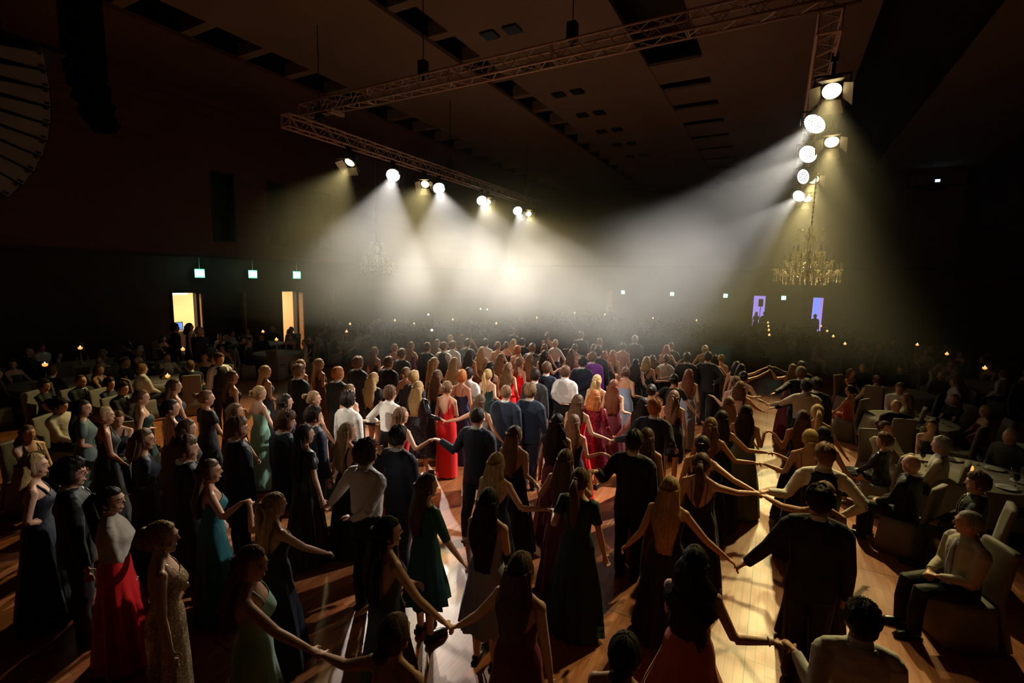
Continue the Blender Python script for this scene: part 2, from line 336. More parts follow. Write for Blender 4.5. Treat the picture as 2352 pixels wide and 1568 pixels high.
# lamps
M_house = mat('black_lamp_housing', (.015, .015, .016), .45, .2); M_barn = mat('barn_door_steel', (.55, .50, .40), .4, .3)
M_ledw = mat('led_lens_lit', (.8, .8, .8), emit=(1., .98, .95), es=6); M_fresw = mat('fresnel_lens_lit', (.9, .8, .5), emit=(1., .82, .42), es=3.2)
M_ledd = mat('led_lens_dim', (.5, .5, .55), emit=(.85, .9, 1.), es=2.2)
def aimM(p, aim):
    d = (Vector(aim)-Vector(p)).normalized(); q = d.to_track_quat('Z', 'Y'); return q.to_matrix().to_4x4()
def lamp(kind, p, aim, label, dim=False):
    t = thing('moving_head_lamp' if kind == 'led' else 'barn_door_spotlight', label, 'spotlight', p); M = aimM(p, aim)
    def put(mb, name, m, par=t, smooth=False):
        o = mb.build(name, m, par, smooth); o.data.transform(M); return o
    if kind == 'led':
        M = M @ Matrix.Scale(1.15, 4)
        put(MB().lathe([(.05, -.36), (.13, -.34), (.19, -.2), (.2, -.02), (.205, 0), (.19, 0), (.185, -.03)], 24), 'head', M_house, t, True)
        a = np.arange(24)*2*PI/24
        ln = MB().lathe([(.186, -.03), (.186, -.022)], 24)
        put(ln, 'lens_plate', mat('lens_plate_grey', (.08, .08, .08), .3))
        cells = MB()
        for rr, nn in ((0, 1), (.045, 6), (.09, 12), (.135, 18), (.168, 24)):
            for q in range(nn):
                an = 2*PI*q/nn+rr*9; cells.lathe([(.019, -.022), (.019, -.012), (.012, -.004)], 6, (rr*math.cos(an), rr*math.sin(an), 0))
        put(cells, 'lens_cluster', M_ledd if dim else M_ledw)
        yk = MB()
        for sx in (-1, 1): yk.tube([(sx*.23, 0, -.16), (sx*.24, 0, .12)], .03, 6)
    else:
        put(MB().lathe([(.06, -.34), (.14, -.32), (.15, -.1), (.16, 0), (.15, 0), (.14, -.03)], 20), 'body', M_house, t, True)
        put(MB().lathe([(.14, -.035), (.14, -.028), (.11, -.016), (.11, -.022), (.08, -.012), (.08, -.02), (.04, -.008)], 20), 'lens', M_fresw)
        for q in range(4):
            an = q*PI/2; c, s_ = math.cos(an), math.sin(an); w1, w2 = .13, .19
            P = [(.155, -w1, 0), (.155, w1, 0), (.30, w2, .17), (.30, -w2, .17), (.160, -w1, -.006), (.160, w1, -.006), (.305, w2, .165), (.305, -w2, .165)]
            P = [(x*c-y*s_, x*s_+y*c, z) for x, y, z in P]
            put(MB().add(P, [(0, 1, 2, 3), (4, 7, 6, 5), (0, 4, 5, 1), (1, 5, 6, 2), (2, 6, 7, 3), (3, 7, 4, 0)]), 'barn_door', M_barn)
    # yoke and clamp hang straight down from the truss
    m = MB(); m.tube([(-.25, 0, .0), (-.25, 0, .26), (.25, 0, .26), (.25, 0, .0)], .018, 6); o = m.build('yoke', M_house, t)
    zt = (7.3 if p[0] > 0 else 7.2)-p[2]; MB().tube([(0, 0, .26), (0, 0, max(.3, zt))], .03, 6).box(-.05, .05, -.06, .06, max(.3, zt)-.1, max(.3, zt)+.04).build('clamp', M_house, t)
    return t
LN = ['first lit LED head on the left truss, shining straight down', 'second lit LED head on the left truss', 'third LED head on the left truss beside a warm spot', 'farthest LED head on the left truss',
      'warm barn door spotlight at the near end of the left truss', 'warm barn door spotlight between the first two LED heads', 'warm barn door spotlight next to the third LED head on the left truss', 'farthest warm barn door spotlight on the left truss',
      'nearest and largest lit LED head on the right truss', 'second lit LED head on the right truss', 'turned away LED head with its separate cells visible', 'farthest lit LED head on the right truss',
      'large barn door spotlight at the near end of the right truss', 'barn door spotlight behind the second right LED head', 'barn door spotlight under the turned away LED head', 'farthest barn door spotlight on the right truss']
for (k, p, a, e, ang, c), lb in zip(LAMPS, LN):
    aim = a if e > .3 else (-6., 11., 4.)
    lamp(k, p, aim, lb, e < .3)
# ------------------------------------------------------------------ line array on the left, hanging speaker behind it
M_arr = mat('cream_speaker_grille', (.34, .30, .24), .7, noise=(60., .15), bump=(400., .4, .002))
P0 = atdist(58, 140, 9.0)
t = thing('line_array', 'curved hanging stack of pale speaker cabinets cut by the left edge', 'speaker', tuple(P0))
M_arr = mat('cream_speaker_side', (.36, .30, .22), .7, noise=(3., .1))
pz = 0.; py = 0.
for i in range(9):
    tilt = math.radians(-6+(i**1.5)*1.9); M = Matrix.Translation((0, py, pz)) @ Matrix.Rotation(-tilt, 4, 'X')
    m = MB(); P = [tuple(M @ Vector(q)) for q in [(x, y, z) for (y, z) in ((0, 0), (0, -.205), (-.62, -.165), (-.62, -.045)) for x in (-.55, .55)]]
    m.add(P, [(0, 2, 3, 1), (2, 4, 5, 3), (4, 6, 7, 5), (6, 0, 1, 7), (0, 6, 4, 2), (1, 3, 5, 7)]); cb = m.build('cabinet', M_black, t)
    for sx in (-1, 1):
        m = MB(); P = [tuple(M @ Vector((sx*q, y, z))) for q in (.552, .566) for (y, z) in ((-.012, -.010), (-.012, -.195), (-.60, -.155), (-.60, -.055))]
        m.add(P, [(0, 1, 2, 3), (4, 7, 6, 5), (0, 4, 5, 1), (1, 5, 6, 2), (2, 6, 7, 3), (3, 7, 4, 0)]); m.build('side_panel', M_arr, cb)
    for q in (-.03, -.17): m = MB(); m.obox(M @ Matrix.Translation((.57, -.05, q)), .012, .02, .012); m.build('rigging_pin', M_black, cb)
    m = MB(); m.obox(M @ Matrix.Translation((0, .004, -.102)), .53, .006, .09); m.build('grille', mat('black_grille', (.03, .03, .03), .6), cb)
    t2 = math.radians(-6+((i+1)**1.5)*1.9); pz -= .212*math.cos((tilt+t2)/2); py -= .212*math.sin((tilt+t2)/2)
MB().box(-.5, .5, -.75, .25, .06, .12).tube([(0, -.2, .12), (0, -.2, CZ-P0[2])], .015, 6).build('flying_frame', M_cable, t)
P0 = atdist(205, 262, 13.0)
t = thing('hanging_speaker', 'black hanging speaker column with curled lower end before the side wall', 'speaker', tuple(P0))
M_deep = mat('matt_black_speaker', (.004, .004, .004), .9, spec=.1)
for i in range(9):
    M = Matrix.Rotation(math.radians(28), 4, 'Z') @ Matrix.Translation((0, .10*max(0, 3-i)**1.4*.5, .27*i)) @ Matrix.Rotation(math.radians(-14*max(0, 3-i)), 4, 'X'); m = MB(); m.obox(M, .22, .26, .125); m.build('cabinet', M_deep, t)
MB().tube([(0, 0, 2.2), (0, 0, CZ-P0[2])], .015, 6).build('cable', M_cable, t)
# ------------------------------------------------------------------ chandeliers
M_cry = mat('crystal_glass', (1., .94, .76), .22, 0., 1., trans=.3, coat=.6, ior=1.6)
def _lucent(m):
    nt = m.node_tree; t = nt.nodes.new('ShaderNodeBsdfTranslucent'); t.inputs[0].default_value = (1, .95, .8, 1); x = nt.nodes.new('ShaderNodeMixShader'); x.inputs[0].default_value = .6
    nt.links.new(nt.nodes['Principled BSDF'].outputs[0], x.inputs[1]); nt.links.new(t.outputs[0], x.inputs[2]); nt.links.new(x.outputs[0], nt.nodes['Material Output'].inputs['Surface'])
_lucent(M_cry)
M_brass = mat('chandelier_brass', (.6, .48, .26), .4, .4)
def chandelier(label, p, s, zc, sv):
    zc = (CZ-p[2])/sv
    t = thing('crystal_chandelier', label, 'chandelier', p); rr = random.Random(3)
    def put(mb, name, m, par=t, **k):
        o = mb.build(name, m, par, True); o.data.transform(Matrix.Diagonal((s, s, sv, 1))); return o
    put(MB().lathe([(.02, .05), (.10, .12), (.05, .2), (.13, .3), (.05, .42), (.08, .6), (.03, .75), (.14, .95), (.16, 1.0), (.04, 1.1), (.09, 1.2), (.02, 1.28)], 14), 'stem', M_cry)
    put(MB().tube([(0, 0, 1.28), (0, 0, zc)], .014, 6), 'chain', M_brass)
    ch = MB()
    for k in range(26): ch.ell((0, 0, 1.3+k*.055), (.035 if k % 2 else .02, .02 if k % 2 else .035, .03), 5, 4)
    put(ch, 'chain_sleeve', M_brass)
    br = MB()                                              # the crown of bowed branches
    for q in range(6):
        a = q*PI/3+.3; c, s_ = math.cos(a), math.sin(a)
        pts = [(.04, 1.0), (.15, 1.06), (.27, 1.17), (.36, 1.2), (.40, 1.14)]; br.tube([(r*c, r*s_, z) for r, z in pts], .012, 5)
        for w in range(4): br.ell((.40*c, .40*s_, 1.08-.05*w), (.018, .018, .024), 5, 4)
        pts = [(.15, 1.0), (.24, .9), (.26, .75), (.22, .6), (.3, .5)]; br.tube([(r*c, r*s_, z) for r, z in pts], .012, 5)
    put(br, 'crown', M_cry)
    for tier, (rad, z, nn) in enumerate(((.45, .66, 8), (.70, .46, 12), (.95, .26, 16))):
        for q in range(nn):
            arm = MB(); cup = MB(); cand = MB(); drop = MB()
            a = 2*PI*q/nn+tier*.2; c, s_ = math.cos(a), math.sin(a)
            pts = [(.06, z-.02), (rad*.35, z-.12), (rad*.6, z-.17), (rad*.85, z-.1), (rad, z)]
            arm.tube([(r*c, r*s_, zz) for r, zz in pts], .012, 5)
            cup.lathe([(.02, z-.02), (.055, z), (.06, z+.02), (.02, z+.02)], 8, (rad*c, rad*s_, 0))
            cand.lathe([(.014, z+.02), (.014, z+.10), (.019, z+.12), (.006, z+.17)], 6, (rad*c, rad*s_, 0))
            for w in range(4):
                zz = z-.05-.045*w; drop.ell((rad*c, rad*s_, zz), (.015, .015, .02), 5, 4)
            drop.ell((rad*c, rad*s_, z-.25), (.022, .022, .04), 6, 4)
            a2 = a+PI/nn; r2 = rad*.82
            for w in range(5): drop.ell((r2*math.cos(a2), r2*math.sin(a2), z-.03-.05*w), (.018, .018, .022), 5, 4)
            for w in range(6): drop.ell((rad*.55*math.cos(a2+.1*w), rad*.55*math.sin(a2+.1*w), z+.05-.04*w), (.02, .02, .024), 5, 4)
            for w in range(1, 6):                         # swag to the next arm
                f = w/6; an = a+2*PI/nn*f; drop.ell((rad*math.cos(an), rad*math.sin(an), z-.02-.09*math.sin(PI*f)), (.012, .012, .012), 5, 3)
            ao_ = put(arm, 'arm', M_cry); put(cup, 'drip_cup', M_cry, ao_); put(cand, 'candle', mat('candle_sleeve', (.8, .75, .6), .4), ao_); put(drop, 'crystal_drops', M_cry, ao_)['kind'] = 'stuff'
    dr = MB()
    for q in range(20):
        a = 2*PI*q/20; r = .5+.1*(q % 3)
        for w in range(4): dr.ell((r*math.cos(a), r*math.sin(a), .15-.05*w), (.014, .014, .02), 5, 4)
        dr.ell((r*math.cos(a), r*math.sin(a), -.06), (.022, .022, .035), 5, 4)
    put(dr, 'crystal_fringe', M_cry)['kind'] = 'stuff'
P = atdist(1856, 600, 13.6); chandelier('large crystal chandelier hanging in the hall on the right', (P[0], P[1], 3.66), .72, 6.6, 1.02)
P = atdist(865, 600, 24.2); chandelier('crystal chandelier in the haze on the left by the side wall', (P[0], P[1], 3.68), .82, 7.2, 1.22)
P = atdist(1166, 620, 36.0); chandelier('small faint crystal chandelier far back in the haze', (P[0], P[1], 3.6), .6, 9., 1.1)
# ------------------------------------------------------------------ people: builder
SKIN = {'f': (.60, .33, .21), 't': (.50, .255, .15), 'p': (.68, .42, .30), 'd': (.22, .11, .065)}
HAIRC = {'blond': (.42, .27, .11), 'dblond': (.25, .15, .07), 'brown': (.10, .05, .025), 'dark': (.022, .013, .009), 'ginger': (.40, .13, .035), 'auburn': (.17, .05, .022), 'grey': (.32, .30, .27), 'lbrown': (.17, .09, .042)}
CLOTH = {'black': (.010, .010, .012), 'navy': (.010, .014, .028), 'red': (.74, .006, .010), 'dred': (.10, .008, .014), 'teal': (.012, .11, .13), 'green': (.018, .085, .065), 'dgreen': (.010, .034, .028),
 'mint': (.22, .42, .30), 'sage': (.16, .20, .15), 'white': (.72, .70, .66), 'cream': (.55, .48, .38), 'lav': (.32, .34, .46), 'lblue': (.28, .36, .52), 'gold': (.40, .28, .16), 'gblue': (.05, .065, .10),
 'coral': (.50, .10, .06), 'purple': (.24, .03, .46), 'pink': (.50, .29, .27), 'char': (.028, .030, .034), 'bsuit': (.012, .021, .042), 'rose': (.32, .06, .08), 'brownd': (.10, .055, .035), 'sequin': (.02, .02, .024),
 'wine': (.12, .012, .022), 'ggreen': (.12, .17, .15), 'tan': (.22, .15, .09), 'grey': (.12, .12, .12), 'mid': (.016, .026, .07), 'iv': (.5, .45, .36)}
def skin_mat(k): return mat('skin_'+k, SKIN[k], .48, spec=.45)
def hair_mat(k): return mat('hair_'+k, HAIRC[k], .58, spec=.22, noise=((95, 95, 6), .45), bump=((120, 120, 7), .8, .004))
def cloth_mat(k, sort='plain'):
    c = CLOTH[k]
    if sort == 'satin': return mat('satin_'+k, c, .42, sheen=.2, bump=((16, 16, 5), .3, .012))
    if sort == 'suit': return mat('suit_'+k, c, .7, spec=.35, sheen=.06, bump=((9, 9, 7), .7, .03))
    if sort == 'shirt': return mat('shirt_'+k, c, .75, bump=((9, 9, 12), .7, .022))
    if sort == 'sequins':
        if 'sequins_'+k in MATS: return MATS['sequins_'+k]
        m = mat('sequins_'+k, c, .28, .5); nt = m.node_tree; v = nt.nodes.new('ShaderNodeTexVoronoi'); v.inputs['Scale'].default_value = 210
        tc = nt.nodes.new('ShaderNodeTexCoord'); nt.links.new(tc.outputs['Object'], v.inputs[0]); b = nt.nodes['Principled BSDF']
        rp = nt.nodes.new('ShaderNodeMapRange'); rp.inputs[1].default_value = .86; rp.inputs[2].default_value = .92; rp.inputs[3].default_value = 1; rp.inputs[4].default_value = 9
        sp = nt.nodes.new('ShaderNodeSeparateColor'); nt.links.new(v.outputs['Color'], sp.inputs[0]); nt.links.new(sp.outputs[0], rp.inputs[0])
        mx = nt.nodes.new('ShaderNodeVectorMath'); mx.operation = 'SCALE'; mx.inputs[0].default_value = c; nt.links.new(rp.outputs[0], mx.inputs['Scale']); nt.links.new(mx.outputs[0], b.inputs['Base Color'])
        bp = nt.nodes.new('ShaderNodeBump'); bp.inputs['Strength'].default_value = .9; bp.inputs['Distance'].default_value = .004; nt.links.new(sp.outputs[1], bp.inputs['Height']); nt.links.new(bp.outputs[0], b.inputs['Normal'])
        return m
    return mat('cloth_'+k, c, .65, spec=.35, sheen=.05, bump=((16, 16, 3), .6, .02))
M_shoe = mat('black_shoe_leather', (.015, .014, .014), .3); M_shoew = mat('white_sneaker', (.7, .68, .65), .5)
# torso tables: z, half width, half depth, centre y (for a 1.75 m figure)
TF = np.array([(.86, .165, .112, -.005), (.95, .172, .118, -.01), (1.02, .155, .105, -.005), (1.10, .127, .088, 0), (1.18, .130, .09, .005), (1.27, .146, .112, .014), (1.34, .150, .105, .008), (1.40, .142, .085, -.004), (1.44, .118, .068, -.012), (1.475, .072, .054, -.012), (1.50, .052, .052, -.008), (1.56, .047, .052, .0)])
TM = np.array([(.86, .160, .112, -.005), (.95, .166, .118, -.008), (1.04, .152, .11, 0), (1.12, .152, .108, 0), (1.22, .166, .115, .002), (1.32, .182, .12, .004), (1.40, .178, .108, 0), (1.445, .145, .085, -.008), (1.48, .09, .065, -.012), (1.50, .064, .062, -.008), (1.56, .058, .062, 0)])
def tor(T, z):
    return [np.interp(z, T[:, 0], T[:, k]) for k in (1, 2, 3)]
def nz1(seed, n, amp=1., smooth=1):
    r = np.random.RandomState(seed); a = r.uniform(-1, 1, n)
    for _ in range(smooth): a = (a+np.roll(a, 1)+np.roll(a, -1))/2.2
    return a*amp
JOBS = []
def job(o, mb, vox, m, sm=2): JOBS.append((o, mb, vox, m, sm))
def run_jobs():
    dg = None
    for i in range(0, len(JOBS), 60):
        tmp = []
        for o, mb, vox, m, sm in JOBS[i:i+60]:
            t = bpy.data.objects.new('tmp', mb.mesh('tmp')); COL.objects.link(t)
            r = t.modifiers.new('r', 'REMESH'); r.mode = 'VOXEL'; r.voxel_size = vox
            s = t.modifiers.new('s', 'SMOOTH'); s.factor = .5; s.iterations = sm; tmp.append(t)
        dg = bpy.context.evaluated_depsgraph_get(); dg.update()
        for t, (o, mb, vox, m, sm) in zip(tmp, JOBS[i:i+60]):
            me = bpy.data.meshes.new_from_object(t.evaluated_get(dg)); me.materials.clear(); me.materials.append(m); me.name = o.name
            me.polygons.foreach_set('use_smooth', [True]*len(me.polygons)); o.data = me
        for t in tmp:
            d = t.data; bpy.data.objects.remove(t); bpy.data.meshes.remove(d)
    JOBS.clear()
EMPTY_ME = bpy.data.meshes.new('pending')
def hand(mb, W, d, side, lod, curl=.5, s=1.):
    d = d/np.linalg.norm(d); up = np.array([0, 0, 1.]); n = up - d*(up@d)
    if np.linalg.norm(n) < .3: n = np.array([0., 1., 0]) - d*d[1]
    n /= np.linalg.norm(n); w = np.cross(d, n)*(1 if side < 0 else -1)      # w: thumb side
    if abs(d[2]) > .75: n, w = w*(1 if side > 0 else 1), n
    q = .8*s if lod < 3 else .85*s
    mb.tube([W-d*.02*s, W+d*.02*s, W+d*.055*s, W+d*.088*s], [.024*q, .034*q, .042*q, .040*q], 8, flat=.5)
    if lod >= 3:
        mb.tube([W+d*.08*s, W+d*.13*s, W+(d*.15-n*.03*curl)*s], [.036*q, .032*q, .014*q], 6, flat=.5)
        mb.tube([W+d*.03*s, W+(d*.06+w*.045)*s], [.013*q, .010*q], 5); return
    u = np.cross(n, d)
    for k, (o_, L) in enumerate(((-.030, .058), (-.010, .070), (.011, .074), (.031, .066))):
        b = W+d*.082*s+w*o_*s; L *= s; c = curl*(1.1-.1*k)
        p1 = b+(d*math.cos(c*.6)-n*math.sin(c*.6))*L*.45; p2 = p1+(d*math.cos(c*1.5)-n*math.sin(c*1.5))*L*.32; p3 = p2+(d*math.cos(c*2.3)-n*math.sin(c*2.3))*L*.26
        mb.tube([b-d*.01, p1, p2, p3], [.0098*s, .0092*s, .0085*s, .007*s], 6)
    b = W+d*.025*s+w*.028*s; p1 = b+(d*.55+w*.75-n*.1)*.032*s; p2 = p1+(d*.85+w*.35-n*.3)*.028*s
    mb.tube([b-w*.01, p1, p2], [.013*s, .011*s, .0085*s], 6)
def arm_ik(S, T, u, f, side, hint=None):
    v = T-S; L = np.linalg.norm(v); mx = (u+f)*.995
    if L > mx*1.10: T = S+v/L*mx*1.10; L = mx*1.10; v = T-S
    if L > mx: k = L/mx; u *= k; f *= k
    d = v/L; a = (u*u-f*f+L*L)/(2*L); h = math.sqrt(max(u*u-a*a, 1e-6))
    b = np.array(hint if hint is not None else (side*.35, -.25, -.9)); b = b-d*(b@d); b /= np.linalg.norm(b)+1e-9
    return S+d*a+b*h, T
ARM = {'down': (.255, .03, .80), 'down2': (.27, .10, .82), 'hold': (.44, .10, .98), 'holdh': (.50, .14, 1.10), 'back': (-.02, -.165, 1.03), 'hip': (.20, -.05, 1.03), 'front': (.06, .26, 1.06), 'fwd': (.22, .42, 1.12), 'lap': (.09, .30, 1.0), 'out': (.60, .10, 1.12)}
HM = lambda hy, tilt, hc: Matrix.Translation(hc) @ Matrix.Rotation(hy, 4, 'Z') @ Matrix.Rotation(tilt, 4, 'X') @ Matrix.Translation(-Vector(hc))
def xf(mb, M):
    A = np.array(M)
    mb.v = [v@A[:3, :3].T+A[:3, 3] for v in mb.v]; return mb
def sst(a, b, x):
    t = min(1, max(0, (x-a)/(b-a))); return t*t*(3-2*t)
def make_hair(style, lod, seed, fem, yb, seated=False):
    """yb(z): y of the back surface; returns an MB in un-turned head coordinates"""
    mb = MB(); nu, nv = {1: (56, 26), 2: (36, 18), 3: (22, 12), 4: (14, 8)}[lod]; rr = np.random.RandomState(seed)
    curly = 'curl' in style; amp = {1: .03, 2: .03, 3: .02, 4: .015}[lod]*(1.7 if curly else (1.9 if style == 'short' else 1.))
    ns = rr.uniform(-1, 1, (nv+1, nu)); row = rr.uniform(-1, 1, nu)
    vol = {'buzz': 1.0, 'short': 1.12, 'shortcurl': 1.19, 'bald': .9}.get(style, 1.04)
    c = np.array((0, .0, 1.64)); r = np.array((.083, .104, .119))*vol
    cnt = [0]
    def fn(d):
        i, j = divmod(cnt[0], nu); cnt[0] += 1
        k = 1.
        face = sst(.10, .42, d[1]-.12*abs(d[0]))*sst(.62, .40, d[2]) if style not in ('bob',) else sst(.25, .5, d[1])*sst(.62, .4, d[2])
        low = sst(-.28, -.62, d[2]) if style in ('short', 'buzz', 'shortcurl', 'bald') else sst(-.45, -.8, d[2])
        side = sst(.6, .85, abs(d[0]))*sst(.05, -.35, d[2])*(.6 if fem else .9)
        k = 1-.24*max(face, low*.9, side*.8 if style in ('short', 'buzz', 'pony', 'bun', 'lowbun', 'updo', 'curlupdo') else 0)
        t = ns[i % (nv+1), j]*(.8 if curly else .3)+row[j]*(.3 if curly else .9)
        if style in ('short', 'shortcurl') and d[2] > -.1: k += .055*sst(-.1, .6, d[2])*(1+1.3*ns[i % (nv+1), j])*.8
        return k*(1+amp*t)
    mb.ell(c, r, nu, nv, fn)
    def fall(z1, w0=.082, w1=.12, wend=.07, dep=.045, wav=0., x0=0., z0=1.67, curl=0., ragged=.05):
        n = {1: 44, 2: 30, 3: 18, 4: 12}[lod]; K = {1: 26, 2: 16, 3: 10, 4: 7}[lod]; a = np.arange(n)*2*PI/n
        st = nz1(seed+5, n, {1: .085, 2: .08, 3: .08, 4: .06}[lod]*(1.3+curl), 0 if lod < 3 else 1); rag = np.abs(nz1(seed+6, n, 1., 1))*ragged
        rings = []
        for k in range(K+1):
            f = k/K; z = z0+(z1-z0)*f
            zz = z-rag*sst(.7, 1., f)
            if f < .35: hw = w0+(w1-w0)*sst(0, .35, f)*.75; 
            else: hw = w1*.97+(w1*.03)-(w1-wend)*sst(.45, 1., f)
            dp = .075*(1-sst(0, .3, f))+dep*sst(0, .3, f); dp *= 1-.5*sst(.8, 1, f)
            y = -.045 if z > 1.6 else np.interp(z, [1.40, 1.5, 1.6], [yb(1.40)-.012, -.075, -.05])
            if z < 1.40: y = yb(z)-.014
            wx = wav*math.sin(z*34+seed)*.012 + x0*sst(.2, .8, f)
            kk = 1+st+(curl*nz1(seed+k, n, .09, 1) if curl else 0) + wav*.10*np.sin(a*5+z*38)
            kk = np.clip(kk, .72, 1.22)
            rings.append(np.stack([wx+hw*np.cos(a)*kk, y+dp*np.sin(a)*kk, zz], 1))
        mb.loft(rings)
    if style in ('long', 'longer'): fall(1.20 if style == 'long' else 1.08, wav=.2)
    elif style == 'longwavy': fall(1.16, w1=.13, wend=.09, wav=1., ragged=.08)
    elif style == 'longcurl': fall(1.16, w1=.14, wend=.10, wav=.8, curl=1.3, dep=.06, ragged=.08)
    elif style == 'bob': fall(1.44, w0=.09, w1=.112, wend=.105, dep=.075, wav=.1, ragged=.02)
    elif style == 'halfup':
        fall(1.22, w1=.11, wend=.075, wav=.5); 
        mb.ell((0, -.105, 1.675), (.034, .026, .03), 10, 7); mb.tube([(0, -.12, 1.665), (.005, -.135, 1.58), (-.005, -.13, 1.45), (0, -.15, 1.36)], [.022, .03, .028, .008], 8)
    elif style == 'pony':
        mb.ell((0, -.118, 1.69), (.024, .02, .024), 8, 6); mb.tube([(0, -.125, 1.69), (0, -.165, 1.62), (.008, yb(1.4)-.035, 1.45), (-.006, yb(1.3)-.025, 1.30), (0, yb(1.2)-.02, 1.2)], [.022, .04, .045, .036, .008], 10 if lod < 3 else 6)
    elif style in ('bun', 'lowbun'):
        z = 1.685 if style == 'bun' else 1.60; y = -.125 if style == 'bun' else -.115
        rn = rr.uniform(-1, 1, 400); q = [0]
        def fb(d): q[0] += 1; return 1+.08*math.sin(d[2]*14+d[0]*9)+.04*rn[q[0] % 400]
        mb.ell((0, y, z), (.045, .036, .042), 14, 9, fb); mb.tube([(0, y+.04, z), (0, y, z)], [.04, .03], 8)
    elif style in ('updo', 'curlupdo'):
        for q in range(9 if lod < 3 else 5):
            a = q*2.4; e = .034*math.sqrt(q/9)*1.6; rn = rr.uniform(.022, .032)*(1.1 if style == 'curlupdo' else .95)
            mb.ell((e*math.cos(a), -.105+.008*math.cos(q), 1.645+e*math.sin(a)*1.1), (rn*1.25, rn, rn*1.1), 9, 6, lambda d: 1+.1*math.sin(d[0]*12+d[2]*10+q))
        if style == 'curlupdo':
            for sx in (-1, 1):
                pts = [(sx*(.083+.008*math.cos(k*1.9)), .045+.008*math.sin(k*1.9), 1.66-.014*k) for k in range(10)]; mb.tube(pts, [.007]*9+[.003], 5)
    return mb
PEOPLE = {}
def person(px, py, Hh, sex, hair, hcol, outfit, col, label, yaw=0., head=0., tilt=0., L='down', Rr='down', skin='f', group='dancers in long lines on the ballroom floor', pos=None, lod=None,
           face=False, stance=None, seated=False, ldep=0., rdep=0., sc=None, extra=(), curlL=.5, name='person', hcurl=None, dist=None):
    seed = (abs(int(px*31+py*17)) % 9973)
    if pos is None:
        P = atz(px, py, Hh)
    else: P = np.array(pos, float)
    D = math.hypot(P[0], P[1])
    if lod is None: lod = 1 if D < 5.4 else 2 if D < 8.2 else 3 if D < 13 else 4
    vox = {1: .0085, 2: .012, 3: .0165, 4: .022}[lod]
    s = Hh/1.75; fem = sex == 'f'; T = TF if fem else TM; yw = math.radians(yaw)
    root = link(name, EMPTY_ME); root.location = (P[0], P[1], pos[2] if pos is not None else 0); root.rotation_euler = (0, 0, yw)
    root['label'] = label; root['category'] = 'person'
    if group: root['group'] = group
    dz = -.43 if seated else 0.
    def loc(Wp):
        v = np.array(Wp, float)-np.array([P[0], P[1], root.location[2]]); c, q = math.cos(-yw), math.sin(-yw)
        return np.array([v[0]*c-v[1]*q, v[0]*q+v[1]*c, v[2]])/s
    nr = {1: 20, 2: 16, 3: 12, 4: 10}[lod]
    b = MB()
    b.loft([ring(0, yc, z+dz, hw, hd, nr) for z, hw, hd, yc in T])
    b.ell((0, -.01, .90+dz), (.152 if fem else .14, .10, .075), nr, 8)
    cov = outfit.split('+')[0] in ('suit', 'jacket', 'shirt', 'vest', 'sleeve', 'tee', 'top') or 'cardigan' in extra or 'blouse' in extra; cs = .72 if cov else 1.
    if fem:
        for sx in (-1, 1): b.ell((sx*.068, .085, 1.27+dz), (.052, .045, .05), 8, 6)
    # shoulder blades and shoulder line
    sw = .158 if fem else .195; sz = 1.405 if fem else 1.41
    for sx in (-1, 1):
        b.ell((sx*sw*(.96 if cov else 1), -.008, sz+dz), (.05*cs, .048*cs, .052*cs) if fem else (.06*cs, .056*cs, .06*cs), 10, 7)
        b.tube([(sx*.03, -.01, (1.485 if not cov else 1.465)+dz), (sx*sw*.95, -.01, sz+(.024 if not cov else -.012)+dz)], [.036*cs, .030*cs] if fem else [.042*cs, .038*cs], 8)
        if not cov: b.ell((sx*.075, -.066, 1.32+dz), (.05, .024, .07), 8, 6)
    # legs
    st = stance or ('walk' if seed % 3 == 0 else 'stand')
    legs = []
    for sx in (-1, 1):
        if seated:
            pts = [(sx*.085, 0, .92+dz), (sx*.11, .22, .525), (sx*.10, .43, .50), (sx*.10, .45, .30), (sx*.10, .43, .075)]; rads = [.085, .078, .06, .052, .036]
        else:
            ph = (.11 if sx > 0 else -.10) if st == 'walk' else .0
            pts = [(sx*.088, 0, .92), (sx*.092, ph*.3, .72), (sx*.092, ph*.7+.012, .49), (sx*.092, ph*.9-.02, .34), (sx*.092, ph-.01, .075)]; rads = [.088, .076, .054, .052, .034]
        legs.append(pts); b.tube(pts, rads, 10 if lod < 3 else 8)
        f = pts[-1]; b.tube([(f[0], f[1]-.035, .05), (f[0], f[1]+.05, .045), (f[0]+sx*.01, f[1]+.13, .03), (f[0]+sx*.012, f[1]+.18, .022)], [.034, .036, .036, .018], 8, flat=.75)
    # arms
    arms = []
    u, f_ = (.268, .238) if fem else (.285, .255)
    for sx, spec in ((-1, L), (1, Rr)):
        S = np.array([sx*sw, -.008, sz+dz]); hint = None; c = .45
        if isinstance(spec, str):
            t = np.array(ARM[spec], float); t[0] *= sx; t[2] += dz
            if spec in ('back',): hint = (sx*1., -.6, -.2)
            if spec == 'hip': hint = (sx*1., -.4, 0)
            if seated: t[2] += .02
            Tg = t; c = .7
        else:
            if len(spec) == 2: J = atdist(spec[0], spec[1], D+(ldep if sx < 0 else rdep))
            else: J = np.array(spec)
            Jl = loc(J); dd = Jl-S; dd /= np.linalg.norm(dd)+1e-9; dd[2] *= .4; dd /= np.linalg.norm(dd); Tg = Jl-dd*.075; c = .9
        E_, Wp = arm_ik(S, Tg, u, f_, sx, hint)
        hd_ = Wp-E_; hd_ /= np.linalg.norm(hd_)
        if not isinstance(spec, str): hd_ = hd_*.6+dd*.6; hd_ /= np.linalg.norm(hd_)
        if spec == 'back': hd_ = np.array([-sx*.95, -.05, .1])
        if spec in ('lap', 'front'): hd_ = np.array([-sx*.75, .5, -.1])
        n = 10 if lod < 3 else 8; k = 1. if fem else 1.15
